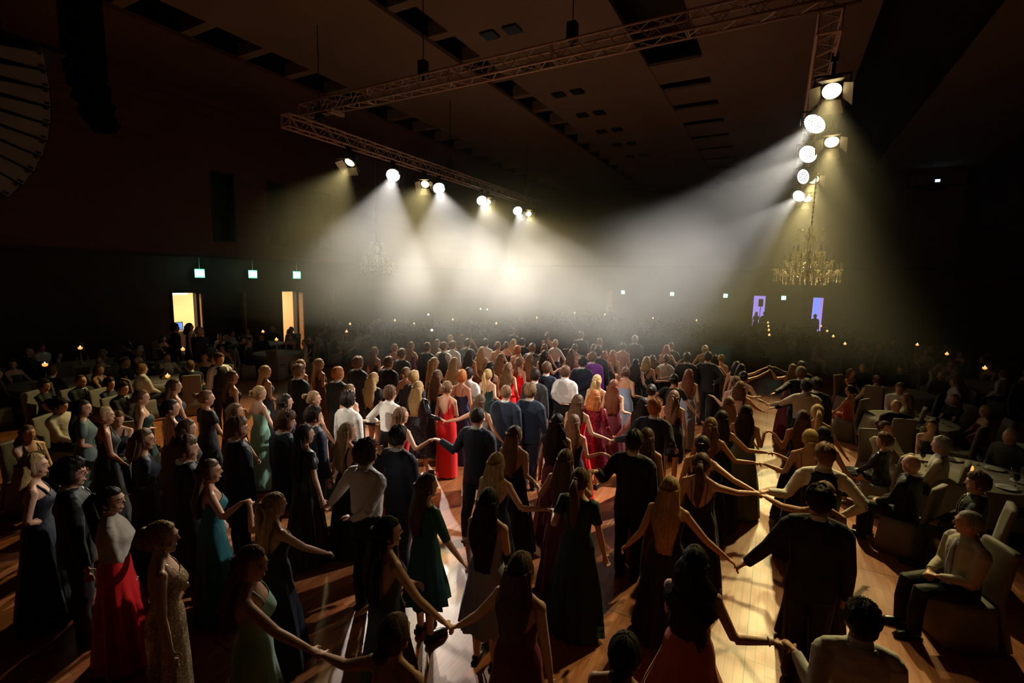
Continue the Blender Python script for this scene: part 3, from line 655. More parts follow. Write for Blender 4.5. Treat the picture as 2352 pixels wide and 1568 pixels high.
        b.tube([S, S*.6+E_*.4, E_], [.044*k*(.85 if cov else 1), .040*k*(.9 if cov else 1), .034*k], n); b.tube([E_, E_*.65+Wp*.35, Wp+hd_*.01], [.034*k, .033*k, .0215*k], n)
        hand(b, Wp, hd_, sx, lod, hcurl if hcurl is not None else c, .92 if fem else 1.0)
        arms.append((S, E_, Wp, hd_))
    # head
    hb = MB(); nh = {1: 22, 2: 16, 3: 12, 4: 10}[lod]
    hb.ell((0, .008, 1.64), (.074, .093, .112), nh, nh//2+3)
    hb.ell((0, .034, 1.582), (.052, .054, .060), 12, 8); hb.ell((0, .066, 1.541), (.024, .020, .018), 8, 6)
    hb.tube([(0, .094, 1.66), (0, .104, 1.635), (0, .114, 1.612)], [.006, .008, .0105], 8); hb.ell((0, .086, 1.665), (.05, .018, .010), 10, 6)
    for sx in (-1, 1):
        hb.ell((sx*.034, .064, 1.603), (.026, .024, .026), 8, 6)
        hb.ell((sx*.078, .0, 1.618), (.009, .018, .030), 8, 6)
    hb.ell((0, .085, 1.577), (.021, .013, .006), 8, 5); hb.ell((0, .083, 1.567), (.018, .012, .006), 8, 5)
    HMx = Matrix.Translation((0, 0, dz)) @ HM(math.radians(head), math.radians(tilt), (0, -.01, 1.52)) @ Matrix.Translation((0, 0, 1.75)) @ Matrix.Diagonal((1.09, 1.09, 1.055, 1)) @ Matrix.Translation((0, 0, -1.75))
    xf(hb, HMx)
    for v in hb.v: b.v.append(v)
    b.f += [tuple(i+b.n for i in ff) for ff in hb.f]; b.n += hb.n
    SC = Matrix.Scale(s, 4)
    xf(b, SC); job(root, b, vox, skin_mat(skin), 2 if lod < 3 else 1)
    def part(nm, mb, m, remesh=None, parent=root, smooth=True, lab=None):
        xf(mb, SC)
        if remesh: o = link(nm, EMPTY_ME, parent); job(o, mb, remesh, m, 2)
        else: o = mb.build(nm, m, parent, smooth)
        if lab: o['label'] = lab
        return o
    # hair
    yb = lambda z: tor(T, z)[2]-tor(T, z)[1]
    if hair != 'bald': 
        hm = make_hair(hair, lod, seed, fem, yb)
        hair_o = part('hair', xf(hm, HMx), hair_mat(hcol))
    n = {1: 44, 2: 32, 3: 22, 4: 16}[lod]
    ang = np.arange(n)*2*PI/n; ca, sa = np.cos(ang), np.sin(ang)
    cvox = vox*1.15
    # clothing
    kind = outfit.split('+')[0]; mods = outfit.split('+')[1:]
    def trousers(c='black'):
        m = MB(); m.loft([ring(0, -.006, z+dz, hw+.012, hd+.014, 14) for z, hw, hd in ((1.06, .158, .112), (1.0, .160, .116), (.92, .168, .12), (.86, .165, .115), (.82, .14, .09))])
        for pts in legs:
            q = [np.array(p) for p in pts]; m.tube([q[0], q[1], q[2], q[3], q[4]*1.+np.array([0, .01, -.02])], [.104, .096, .078, .070, .062], 10)
        part('trousers', m, cloth_mat(c, 'suit'), cvox)
    def shoes(white=False, heel=False):
        for pts in legs:
            f = pts[-1]; sx = 1 if f[0] > 0 else -1; m = MB()
            m.tube([(f[0], f[1]-.052, .045), (f[0], f[1]-.03, .05), (f[0], f[1]+.06, .042), (f[0]+sx*.01, f[1]+.14, .034), (f[0]+sx*.012, f[1]+.2, .028)], [.022, .042, .044, .044, .02], 10, flat=.8)
            m.box(f[0]-.036, f[0]+.036+sx*.006, f[1]-.06, f[1]+.19, 0, .018)
            part('shoe', m, M_shoew if white else M_shoe)
    def torso_cloth(tab, sleeves, nm, m, cuff=0., bot=None):
        g = MB(); g.loft([ring(0, yc, z+dz, hw, hd, 18) for z, hw, hd, yc in tab])
        if sleeves:
            a0, a1, a2, a3 = sleeves
            for sx in (-1, 1): g.tube([(sx*.03, -.012, 1.475+dz), (sx*sw*.55, -.010, 1.452+dz), (sx*sw*.98, -.008, sz+.012+dz)], [a0*.62, a0*.68, a0*.72], 10)
            for (S, E_, Wp, hd_) in arms:
                sx = 1 if S[0] > 0 else -1; S2 = S*.985
                g.ell(S2+np.array([-.004*sx, 0, .006]), (a0*.92, a0*.88, a0*.86), 12, 8)
                g.tube([S2, S2*.5+E_*.5, E_], [a0, a1, a2], 12)
                if a3: g.tube([E_, E_*.5+Wp*.5, Wp-(Wp-E_)*cuff], [a2, a2*.93, a3], 12)
        return part(nm, g, m, cvox)
    if kind == 'cross': kind, mods = 'strap', mods+['cross', 'wide']
    if kind in ('suit', 'jacket'):
        tab = [(1.505, .066, .062, -.012), (1.49, .10, .08, -.012), (1.455, .165, .10, -.006), (1.41, .20, .118, 0), (1.32, .203, .135, 0), (1.18, .182, .13, 0), (1.08, .176, .13, 0), (.98, .184, .138, -.004), (.90, .190, .142, -.004), (.80, .196, .142, -.004)]
        if seated: tab = tab[:-2]
        torso_cloth(tab, (.076, .067, .058, .044), 'jacket', cloth_mat(col, 'suit'), .03)
        m = MB(); m.loft([np.stack([.066*np.cos(ang), -.012+.066*np.sin(ang), 1.535-.022*(sa+1)/1+dz+0*ang], 1), np.stack([.078*np.cos(ang), -.012+.078*np.sin(ang), 1.495-.02*(sa+1)+dz], 1)], False)
        part('shirt_collar', m, cloth_mat('white', 'shirt'))
        if lod < 4:
            m = MB(); f3 = lambda x, z, o: (x, np.interp(z, [1.18, 1.32, 1.41, 1.455, 1.5], [.13, .135, .118, .094, .052])*math.sqrt(max(0, 1-(x/.22)**2))+o, z+dz)
            m.add([f3(-.045, 1.485, .008), f3(.045, 1.485, .008), f3(.055, 1.38, .010), f3(.0, 1.20, .010), f3(-.055, 1.38, .010), (0, .02, 1.44+dz), (0, .02, 1.25+dz)], [(0, 1, 2, 3, 4), (1, 0, 5), (2, 1, 5, 6), (0, 4, 6, 5), (3, 2, 6), (4, 3, 6)]); part('shirt_front', m, cloth_mat('white', 'shirt'), smooth=False)
            m = MB(); m.tube([f3(0, 1.475, .012), f3(0, 1.44, .014), f3(0, 1.32, .015), f3(0, 1.21, .014)], [.014, .018, .024, .018], 8, flat=.3); part('tie', m, cloth_mat('black', 'satin'))
        trousers(col if col != 'purple' else 'purple'); shoes('wsh' in mods)
    elif kind in ('shirt', 'vest'):
        tab = [(1.52, .060, .060, -.010), (1.495, .075, .07, -.012), (1.465, .13, .088, -.01), (1.41, .185, .108, 0), (1.32, .192, .126, 0), (1.18, .178, .124, 0), (1.06, .172, .13, 0), (1.02, .168, .125, -.003), (.98, .165, .118, -.004)]
        torso_cloth(tab, (.070, .062, .052, .036), 'shirt', cloth_mat('white' if kind == 'vest' else col, 'shirt'), .04)
        m = MB(); m.loft([np.stack([.064*ca, -.012+.064*sa, 1.545-.012*(sa+1)+dz], 1), np.stack([.074*ca, -.012+.074*sa, 1.50-.012*(sa+1)+dz], 1), np.stack([.088*ca, -.012+.082*sa, 1.497-.014*(sa+1)+dz], 1)], False)
        part('collar', m, cloth_mat('white' if kind == 'vest' else col, 'shirt'))
        if kind == 'vest':
            g = MB(); g.loft([ring(0, yc, z+dz, hw, hd, n) for z, hw, hd, yc in ((1.475, .10, .092, -.012), (1.44, .145, .112, -.004), (1.38, .165, .125, 0), (1.28, .19, .138, 0), (1.18, .186, .136, 0), (1.06, .176, .136, 0), (.96, .178, .13, 0))]); part('waistcoat', g, cloth_mat(col, 'suit'))
        if 'tie' in mods:
            g = MB(); g.tube([(0, .10, 1.47+dz), (0, .128, 1.36+dz), (0, .142, 1.2+dz), (0, .14, 1.06+dz)], [.02, .026, .036, .030], 8, flat=.2); part('tie', g, cloth_mat('lav', 'satin'))
        trousers(); shoes('wsh' in mods)
    else:
        sort = 'sequins' if 'seq' in mods else 'satin' if 'satin' in mods else 'plain'
        cm = cloth_mat(col, sort)
        hem = .42 if 'midi' in mods else .62 if 'knee' in mods else .72 if 'mini' in mods else .03
        if seated: hem = .2
        flare = .02 if 'col' in mods else .26 if 'full' in mods else .11
        if 'midi' in mods: flare *= 1.3
        backz = {'low': 1.16, 'deep': 1.08, 'mid': 1.28}.get(next((q for q in mods if q in ('low', 'deep', 'mid')), ''), 1.36 if kind in ('strap',) else 1.33)
        if kind in ('sleeve', 'tee', 'top'): backz = 1.475
        frontz = 1.475 if kind in ('halter', 'sleeve', 'tee', 'top') else 1.365
        sidez = 1.33 if kind in ('strap', 'strapless', 'halter', 'one') else 1.45
        if kind == 'strapless': backz = 1.30; frontz = 1.35; sidez = 1.32
        K1 = 12 if lod < 3 else 7; K2 = 16 if lod < 3 else 9; wz = 1.10
        top = np.where(sa < 0, sidez+(backz-sidez)*np.abs(sa)**1.6, sidez+(frontz-sidez)*np.abs(sa)**1.6)
        if kind == 'one': top = top + .11*np.clip((-ca if 'oneL' in mods else ca), 0, 1)**.8*1. 
        off = .007 if lod < 3 else .011
        def surf(x, z, fr, o=off):
            hw, hd, yc = tor(T, z); t = max(0., 1-(x/(hw+o))**2); return yc+(1 if fr else -1)*(hd+o)*math.sqrt(t)
        rings = []
        for k in range(K1+1):
            z = top+(wz-top)*k/K1; hw, hd, yc = tor(T, z); bust = .028*np.exp(-((z-1.27)/.06)**2)*np.clip(sa, 0, 1)*fem
            rings.append(np.stack([(hw+off)*ca, yc+(hd+off+bust)*sa, z+dz], 1))
        folds = nz1(seed, n, 1., 0)
        nf = 8+seed % 6; ph = seed*.37
        if not seated:
            for k in range(1, K2+1):
                f = k/K2; z = wz+(hem-wz)*f; zz = max(z, .88); hw, hd, yc = tor(T, zz)
                e = max(0., (.92-z)/.9); grow = flare*e+.012; swirl = (.36+.5*flare)*sst(-.05, .45, e)*(1 if 'col' not in mods else .35)
                kk = 1+swirl*(.55*np.sin(nf*ang+ph+z*1.5)+.3*np.sin((nf*2+1)*ang+ph*2-z))*.5 + (.02*folds if lod < 3 else 0)*e
                lx = .035*e if st == 'walk' else 0
                rings.append(np.stack([(hw+off+grow)*ca*kk, yc+(hd+off+grow*(1.0))*sa*kk+lx, np.full(n, z)+dz+.012*np.sin(nf*ang+ph)*e], 1))
            g = MB(); g.loft(rings, False)
            if 'sep' in mods: pass
            part('dress', g, cm)
        else:
            g = MB(); g.loft(rings, False); g.loft([ring(0, 0, 1.14+dz, .14, .1, 14), ring(0, -.01, .95+dz, .19, .14, 14), ring(0, 0, .86+dz, .18, .13, 14)])
            g.tube([(0, .0, .52), (0, .25, .53), (0, .45, .51), (0, .47, .35), (0, .45, .12)], [.17, .18, .17, .18, .2], 16, flat=.6); part('dress', g, cm)
        if 'midi' in mods or 'knee' in mods or 'mini' in mods or lod == 1: shoes('wsh' in mods)
        if kind in ('strap', 'cross', 'halter', 'one') and lod < 4:
            w = .004 if 'thin' in mods else .0075 if lod < 3 else .010
            if 'wide' in mods: w = .017
            xs = [-.085, .085] if 'dbl' not in mods else [-.095, -.07, .07, .095]
            for x in xs:
                if kind == 'halter': pts = [(x*1.0, .10, 1.36), (x*.7, .068, 1.44), (x*.6, .045, 1.50), (x*.3, -.06, 1.52), (0, -.064, 1.52)]
                elif kind == 'one' and ((x > 0) == ('oneL' in mods)): continue
                else:
                    x2 = -x if kind == 'cross' or 'cross' in mods else x; zb = backz+.01
                    pts = [(x*.9, surf(x*.9, 1.33, 1), 1.33), (x, surf(x, 1.40, 1)+.004, 1.40), (x, .022, 1.462), (x, -.03, 1.463), (x, surf(x, 1.42, 0)-.006, 1.42)]
                    pts += [(x+(x2*.8-x)*q, surf(x+(x2*.8-x)*q, 1.42+(zb-1.42)*q, 0)-.004, 1.42+(zb-1.42)*q) for q in (.25, .5, .75, 1.)]
                m = MB(); m.tube([(p[0], p[1], p[2]+dz) for p in pts], w, 6, flat=.5 if w < .01 else .35); part('strap', m, cm)
            if 'lace' in mods:
                m = MB()
                for q in range(5):
                    za, zb = 1.12+.06*q, 1.18+.06*q
                    for sg in (-1, 1): m.tube([(sg*.07, surf(.07, za, 0)-.004, za), (-sg*.07, surf(.07, zb, 0)-.004, zb)], .004, 5)
                part('lacing', m, cm)
        if kind in ('sleeve', 'tee', 'top'):
            short = kind == 'tee'; g = MB()
            for (S, E_, Wp, hd_) in arms:
                sx = 1 if S[0] > 0 else -1; e1 = S+(E_-S)*(.62 if short else 1.)
                if 'elbow' in mods: e1 = E_*1.0
                g2 = MB(); g2.tube([S+np.array([-.05*sx, 0, .02]), S+np.array([.0, 0, .006]), (S+e1)/2, e1], [.052, .062, .056, .052 if short else .043], 12)
                if not short and 'elbow' not in mods: g2.tube([e1, (e1+Wp)/2, Wp-(Wp-e1)*.04], [.043, .040, .031], 12)
                part('sleeve', g2, cm)
    for ex in extra:
        if ex == 'cardigan':
            tab = [(1.50, .058, .056, -.010), (1.47, .085, .07, -.012), (1.44, .135, .088, -.01), (1.39, .165, .112, .004), (1.28, .166, .150, .018), (1.18, .155, .124, .006), (1.09, .155, .115, 0)]
            torso_cloth(tab, (.058, .053, .046, .036), 'cardigan', cloth_mat('cream', 'shirt'), .0)
        elif ex == 'blouse':
            tab = [(1.50, .058, .056, -.010), (1.47, .085, .07, -.012), (1.44, .135, .088, -.01), (1.39, .165, .110, .004), (1.28, .165, .148, .018), (1.10, .148, .112, .004), (1.0, .165, .12, 0)]
            torso_cloth(tab, (.060, .055, .050, .034), 'blouse', cloth_mat('white', 'shirt'), .05)
        elif ex == 'glasses':
            m = MB()
            for sx in (-1, 1):
                m.tube([(sx*.034+.024*math.cos(q*PI/5), .106, 1.638+.018*math.sin(q*PI/5)) for q in range(11)], .002, 5); m.tube([(sx*.058, .104, 1.642), (sx*.08, .0, 1.64)], .002, 5)
            m.tube([(-.01, .112, 1.642), (.01, .112, 1.642)], .002, 5); part('glasses', xf(m, HMx), mat('red_glasses_frame', (.35, .03, .02), .4))
        elif ex == 'clip':
            m = MB(); m.tube([(-.03, -.118, 1.70), (0, -.128, 1.70), (.03, -.118, 1.70)], .005, 6); part('hair_clip', xf(m, HMx), mat('silver_clip', (.8, .75, .65), .2, .9))
        elif ex == 'flower':
            m = MB()
            for q in range(5): m.ell((.012*math.cos(q*1.26), -.135, 1.71+.012*math.sin(q*1.26)), (.009, .006, .009), 6, 5)
            part('hair_ornament', xf(m, HMx), mat('pearl_white', (.8, .75, .68), .3))
        elif ex == 'bracelet':
            S_, E_, Wp, hd_ = arms[1]; m = MB(); d = (Wp-E_)/np.linalg.norm(Wp-E_); a_ = np.cross(d, [0, 0, 1.]); a_ /= np.linalg.norm(a_); c_ = np.cross(d, a_)
            m.tube([Wp-d*.02+(a_*math.cos(q*PI/6)+c_*math.sin(q*PI/6))*.029 for q in range(13)], .005, 6); part('bracelet', m, mat('pearl_white', (.8, .75, .68), .3))
        elif ex == 'earring':
            for sx in (-1, 1):
                m = MB(); m.ell((sx*.083, .0, 1.578), (.005, .005, .012), 6, 5); part('earring', xf(m, HMx), mat('silver_clip', (.8, .75, .65), .2, .9))
        elif ex == 'sash':
            m = MB(); m.loft([ring(0, tor(T, z)[2], z, tor(T, z)[0]+.013, tor(T, z)[1]+.013, n) for z in (1.14, 1.12, 1.09, 1.06)], False); part('sash', m, cloth_mat(col, 'satin'))
    if face:
        for sx in (-1, 1):
            m = MB(); m.ell((sx*.030, .090, 1.638), (.0115, .007, .0058), 10, 7); e = part('eye', xf(m, HMx), mat('eye_white', (.75, .72, .68), .2))
            m = MB(); m.ell((sx*.030, .0945, 1.638), (.0062, .0045, .0055), 8, 6); part('iris', xf(m, HMx), mat('iris_dark', (.04, .025, .015), .15), parent=e)
            m = MB(); m.tube([(sx*.016, .103, 1.657), (sx*.032, .101, 1.662), (sx*.05, .090, 1.657)], [.003, .0035, .002], 5); part('eyebrow', xf(m, HMx), hair_mat(hcol if hcol != 'blond' else 'dblond'))
        m = MB(); m.tube([(-.022, .088, 1.574), (-.009, .0965, 1.571), (.009, .0965, 1.571), (.022, .088, 1.574)], [.0015, .0042, .0042, .0015], 6); part('lips', xf(m, HMx), mat('lip_rose', (.42, .12, .09), .35))
    return root
# ------------------------------------------------------------------ people: who stands where (pixel of the crown, height, look)
T_ = []
def P(i, px, py, h, sex, hair, hc, outfit, col, label, **k): T_.append([i, px, py, h, sex, hair, hc, outfit, col, label, k])
b = 'person in '
# left edge group, seen in profile
P('A1', 73, 1044, 1.74, 'f', 'bob', 'blond', 'strap+wide', 'navy', b+'sleeveless navy dress with blond shoulder-length hair at the far left edge', yaw=-22, L='down', R=(118, 1200), head=-8, face=True)
P('A2', 158, 1058, 1.80, 'm', 'shortcurl', 'dark', 'suit', 'black', b+'dark suit with curly dark hair and glasses behind the white cardigan dancer', yaw=-15, head=-20, extra=('glasses',), face=True)
P('A3', 187, 919, 1.72, 'f', 'long', 'dark', 'tee+midi', 'ggreen', b+'grey-green cap-sleeved gown smiling with head turned', yaw=-20, head=-28, R=(226, 1030), face=True)
P('A4', 237, 935, 1.74, 'f', 'updo', 'blond', 'halter', 'black', b+'black halter gown with blond updo beside the grey-green gown', yaw=-15, R=(290, 1065), head=-18, extra=('earring',), face=True)
P('A6', 322, 896, 1.72, 'f', 'lowbun', 'brown', 'strap+thin', 'dgreen', b+'dark green strap dress with brown hair tied low, far left rows', yaw=-22, R=(352, 985), head=-12, extra=('earring',))
P('A7', 398, 871, 1.74, 'f', 'long', 'brown', 'strap+thin', 'mid', b+'midnight blue dress with long brown hair and bare arm, behind the brown gown', yaw=-10, head=-25, R=(445, 985))
P('A8', 390, 918, 1.74, 'f', 'updo', 'dark', 'strap+thin+deep', 'brownd', b+'brown gown with a dark curled updo and earring on the left', yaw=-5, head=-25, extra=('earring',), L='hold')
P('A9', 326, 987, 1.74, 'f', 'bob', 'brown', 'sleeve', 'navy', b+'navy long-sleeved dress with red glasses and a brown bob', yaw=-18, head=-18, extra=('glasses',), R=(366, 1130), face=True)
P('A10', 472, 897, 1.74, 'f', 'bun', 'lbrown', 'tee', 'black', b+'black short-sleeved gown with a pearl ornament in the bun', yaw=-5, head=-25, extra=('flower',))
P('A11', 424, 1005, 1.82, 'm', 'short', 'brown', 'suit', 'black', b+'black suit with tousled brown hair beside the teal gown', yaw=-8, head=-25, R='hold')
P('A12', 427, 964, 1.70, 'f', 'longwavy', 'brown', 'strap', 'black', b+'black dress with wavy brown hair, resting an arm forward', yaw=-10, head=-15, R=(492, 1058))
P('A13', 478, 1057, 1.69, 'f', 'long', 'brown', 'strap+thin', 'teal', b+'shiny teal gown with long brown hair', yaw=-22, head=-15, face=True)
P('B1', 250, 1121, 1.66, 'f', 'pony', 'dark', 'strap+satin', 'red', b+'cropped white cardigan over a long red gown', yaw=-28, head=-22, R=(303, 1323), L='down', extra=('cardigan', 'earring'), face=True)
P('B2', 366, 1201, 1.72, 'f', 'curlupdo', 'blond', 'strap+thin+col+seq+low', 'gold', b+'gold sequined gown with a big curly blond updo', yaw=-28, head=-15, R='down', L='hold')
P('B3', 572, 1255, 1.70, 'f', 'longwavy', 'lbrown', 'strap+satin+low', 'mint', b+'mint satin gown, smiling back over the shoulder', yaw=-42, head=-30, R=(726, 1498), L='down', face=True, tilt=-6)
P('B4', 627, 1134, 1.63, 'f', 'halfup', 'blond', 'strap+thin+low', 'navy', b+'pleated navy gown with straight half-up blond hair', yaw=-12, R=(762, 1268), L=(568, 1160), extra=())
P('B5', 888, 1190, 1.70, 'f', 'longcurl', 'dark', 'strap+thin+deep', 'gblue', b+'open-backed blue-grey gown with long dark curls', yaw=-18, head=-20, L='front', face=True)
P('B6', 905, 1417, 1.66, 'f', 'lowbun', 'brown', 'strap+deep', 'cream', b+'cream dress with dark low bun at the bottom edge, arm stretched left', yaw=5, R='down')
P('B7', 840, 1015, 1.86, 'm', 'shortcurl', 'brown', 'shirt', 'white', b+'white shirt and black trousers, left hand held, right behind the back', yaw=0, R='back', L=(746, 1163), head=-10)
P('B8', 915, 982, 1.80, 'm', 'short', 'dark', 'suit', 'navy', b+'navy suit with parted dark hair, right of the foreground white-shirted dancer', yaw=0, L=(862, 1045), R='down')
P('B9', 979, 1091, 1.67, 'f', 'long', 'brown', 'sleeve+elbow+midi', 'green', b+'knee-length green dress with elbow sleeves', yaw=-18, head=-12, R=(1078, 1305), L='down', extra=('earring',))
P('B10', 1123, 1124, 1.70, 'f', 'longer', 'dark', 'strapless+midi', 'lav', b+'lavender skirt with very long dark hair', yaw=4, R='front', stance='stand')
P('B11', 1141, 1041, 1.70, 'f', 'long', 'blond', 'strap+thin+low', 'navy', b+'navy gown with long straight golden hair and crossing straps', yaw=2, R=(1264, 1173), L='down')
P('B12', 1182, 979, 1.72, 'f', 'long', 'lbrown', 'strap+thin+low', 'black', b+'backless black gown with a silver clip in light brown hair', yaw=0, head=-15, extra=('clip',), L='down')
P('B13', 1333, 1077, 1.72, 'f', 'pony', 'brown', 'tee', 'dgreen', b+'long dark green chiffon dress with short sleeves', yaw=0, R='down2', extra=('earring',))
P('B14', 1458, 992, 1.81, 'm', 'short', 'dark', 'suit', 'navy', b+'navy suit and dark trainers with reddened ears, arm stretched left', yaw=0, R='down', stance='stand')
P('B15', 1487, 984, 1.72, 'f', 'longer', 'brown', 'strap+thin', 'rose', b+'rose gown with long brown hair just behind a navy suit', yaw=0, R='down')
P('B16', 1300, 1034, 1.72, 'f', 'longer', 'brown', 'strap+thin+low', 'wine', b+'wine-red gown with very long straight brown hair', yaw=0, R=(1362, 1085))
P('B17', 1541, 1097, 1.70, 'f', 'longer', 'blond', 'strap+thin', 'black', b+'black gown with waist-long blond hair and both arms spread', yaw=0, L=(1427, 1258))
P('B18', 1614, 1042, 1.72, 'f', 'pony', 'brown', 'strap+thin+low', 'black', b+'black gown with a high brown ponytail and low open back', yaw=0, R=(1742, 1134), L='down')
P('B19', 1615, 1002, 1.70, 'f', 'lowbun', 'dark', 'strap+wide', 'black', b+'black lace top with pinned dark hair and silver grips', yaw=0, R=(1722, 1133), L='down', extra=('clip',))
P('B20', 1634, 960, 1.73, 'f', 'halfup', 'lbrown', 'strap+dbl+mid', 'black', b+'black gown with double straps and half-up light brown hair', yaw=0, L='down')
P('B21', 1659, 944, 1.74, 'f', 'long', 'dark', 'strap+thin', 'dgreen', b+'dark gown, long dark hair over one shoulder, arm reaching right', yaw=-5)
P('B22', 1715, 931, 1.74, 'f', 'long', 'dark', 'strap+thin+mid', 'sage', b+'sage-green gown with long straight dark hair')
P('B23', 1599, 1258, 1.70, 'f', 'longcurl', 'dark', 'strapless+full+satin', 'coral', b+'coral ball gown with a sash and dark half-up curls', yaw=0, L='front', extra=('bracelet', 'sash'))
P('B24', 1886, 1119, 1.84, 'm', 'short', 'dark', 'suit', 'black', b+'long black suit with dark hair and white collar, right foreground', yaw=2, R='down')
P('B25', 1897, 1108, 1.68, 'f', 'updo', 'dblond', 'strap+thin+low', 'black', b+'thin-strapped dress with jewelled updo, mostly hidden behind the black suit', yaw=2, extra=('clip',), R='down')
P('B26', 1898, 1022, 1.82, 'm', 'short', 'lbrown', 'vest', 'black', b+'black waistcoat over a white shirt, hand on hip', yaw=2, R='hip')
P('B27', 1863, 987, 1.72, 'f', 'lowbun', 'blond', 'strap+thin+deep', 'black', b+'backless black gown with a low blond bun', yaw=3, R='down')
P('B28', 1985, 1387, 1.66, 'm', 'short', 'dark', 'shirt', 'white', b+'white shirt with dark hair in the bottom right corner', yaw=8, R='down')
P('B29', 1437, 1460, 1.66, 'f', 'lowbun', 'dark', 'strap', 'black', b+'black dress with dark pinned hair, only the head showing at the bottom', yaw=0)
P('B30', 1197, 1272, 1.70, 'f', 'long', 'brown', 'strap+wide+low', 'wine', b+'wine-red dress with wide straps in the bottom centre', yaw=0, R='down')
# centre block
P('C1', 1027, 876, 1.74, 'f', 'curlupdo', 'lbrown', 'one+col+satin+low', 'red', b+'bright red one-shoulder gown with a curly updo', yaw=4, head=-10, R='front', L='down', stance='stand')
P('C2', 1061, 852, 1.76, 'f', 'short', 'ginger', 'strap+thin+mid', 'mid', b+'blue strap gown with very short reddish hair', yaw=0, R='down')
P('C3', 1103, 906, 1.70, 'f', 'long', 'brown', 'strapless', 'white', b+'white strapless dress with long brown hair in front of two navy suits', yaw=0, R=(1160, 1016))
P('C4', 1098, 937, 1.84, 'm', 'buzz', 'dark', 'suit+wsh', 'navy', b+'navy suit and white trainers with cropped black hair', yaw=0, R='front', stance='walk')
P('C5', 1163, 885, 1.82, 'm', 'buzz', 'lbrown', 'suit', 'bsuit', b+'blue suit with shaved fair hair and protruding ears', yaw=0, L='down', R='down')
P('C6', 1219, 883, 1.82, 'm', 'short', 'lbrown', 'suit', 'bsuit', b+'blue suit with light brown hair beside the shaved one', yaw=0, R='down2')
P('C7', 1230, 849, 1.80, 'm', 'short', 'dark', 'suit', 'char', b+'charcoal suit with short black hair behind the blue suits', yaw=0)
P('C8', 1256, 833, 1.84, 'm', 'short', 'brown', 'suit', 'bsuit', b+'bright blue suit with brown hair, left of a white shirt', yaw=0, R='down')
P('C9', 1300, 842, 1.80, 'm', 'short', 'brown', 'shirt', 'white', b+'dazzling white shirt in the middle with one arm behind the back', yaw=0, L='back', R='down')
P('C10', 1339, 820, 1.80, 'm', 'shortcurl', 'dark', 'suit', 'bsuit', b+'blue suit with curly dark hair and one arm behind the back', yaw=0, L='down', R='back')
P('C11', 1362, 810, 1.80, 'm', 'short', 'lbrown', 'suit', 'purple', b+'purple suit', yaw=0)
P('C12', 1374, 798, 1.82, 'm', 'shortcurl', 'dark', 'suit', 'black', b+'black suit with curly dark hair right of the purple suit', yaw=0)
P('C13', 1408, 804, 1.72, 'f', 'long', 'ginger', 'strap', 'dgreen', b+'dark green dress with long copper-red hair', yaw=0)
P('C14', 1389, 806, 1.72, 'f', 'long', 'ginger', 'strap', 'black', b+'black dress with ginger hair, arm reaching down right', yaw=0, R=(1430, 870))
P('C15', 1432, 787, 1.74, 'f', 'bun', 'brown', 'strap+thin', 'pink', b+'pale pink gown with a dark bun, standing at the front line', yaw=0, L='down', R='down', stance='stand')
P('C16', 1459, 771, 1.83, 'm', 'short', 'grey', 'suit', 'char', b+'charcoal suit with tousled ash hair at the front line', yaw=0, L='down', R='down')
P('C17', 1461, 824, 1.72, 'f', 'longwavy', 'dark', 'strap', 'black', b+'black dress with wavy black hair right of the pink gown', yaw=0, R=(1490, 895))
P('C18', 1438, 843, 1.74, 'f', 'updo', 'brown', 'strapless', 'lblue', b+'light blue strapless gown with curled updo', yaw=0, R=(1480, 915), L=(1428, 872))
P('C19', 1411, 872, 1.72, 'f', 'longcurl', 'auburn', 'strap+wide', 'wine', b+'burgundy gown with curly auburn hair', yaw=0, R=(1453, 953))
P('C20', 1367, 896, 1.72, 'f', 'bob', 'ginger', 'sleeve+seq+midi', 'wine', b+'burgundy sequined long-sleeved dress with strawberry blond bob', yaw=0, R=(1412, 1005))
P('C21', 1372, 861, 1.72, 'f', 'halfup', 'blond', 'strap+thin', 'tan', b+'beige dress with half-up blond hair behind the sequined burgundy dress', yaw=0)
P('C22', 1328, 907, 1.74, 'f', 'long', 'brown', 'strap+thin', 'red', b+'red dress with long brown hair, arm reaching to the right', yaw=0, L='down')
P('C23', 1319, 953, 1.70, 'f', 'long', 'lbrown', 'strap+thin+mid', 'navy', b+'navy strap dress with light brown hair, holding hands to the right', yaw=0, L='down')
P('C24', 1281, 952, 1.74, 'f', 'longcurl', 'dark', 'strap+lace+deep', 'wine', b+'wine gown with a laced back and dark curls', yaw=0, L='down', R='down')
P('C25', 1121, 848, 1.74, 'f', 'pony', 'blond', 'strap+thin+mid', 'dgreen', b+'dark green strap gown with blond ponytail', yaw=0, R=(1148, 920))
P('C26', 1168, 833, 1.74, 'f', 'longcurl', 'lbrown', 'strap+thin', 'red', b+'red gown with tied curly fair hair', yaw=0, R=(1192, 912))
P('C27', 1191, 822, 1.74, 'f', 'pony', 'lbrown', 'strap+thin+cross', 'red', b+'second red gown with crossed straps and brown ponytail', yaw=0, R=(1215, 882))
P('C28', 1217, 814, 1.73, 'f', 'longwavy', 'lbrown', 'strap', 'black', b+'black dress with wavy fair brown hair behind the red gowns', yaw=0)
P('C29', 1251, 805, 1.74, 'f', 'long', 'dark', 'strap', 'black', b+'black dress with long dark hair and arm stretched to the right', yaw=0, R=(1290, 848))
P('C30', 1151, 812, 1.72, 'f', 'long', 'lbrown', 'strap', 'tan', b+'beige dress with long straight light brown hair', yaw=0)
P('C31', 1005, 850, 1.74, 'f', 'long', 'brown', 'strap+thin', 'black', b+'black dress with long brown hair beside the red one-shoulder gown', yaw=0, L='down')
P('C32', 1044, 821, 1.74, 'f', 'longer', 'blond', 'strap', 'cream', b+'cream dress with very long blond hair', yaw=0)
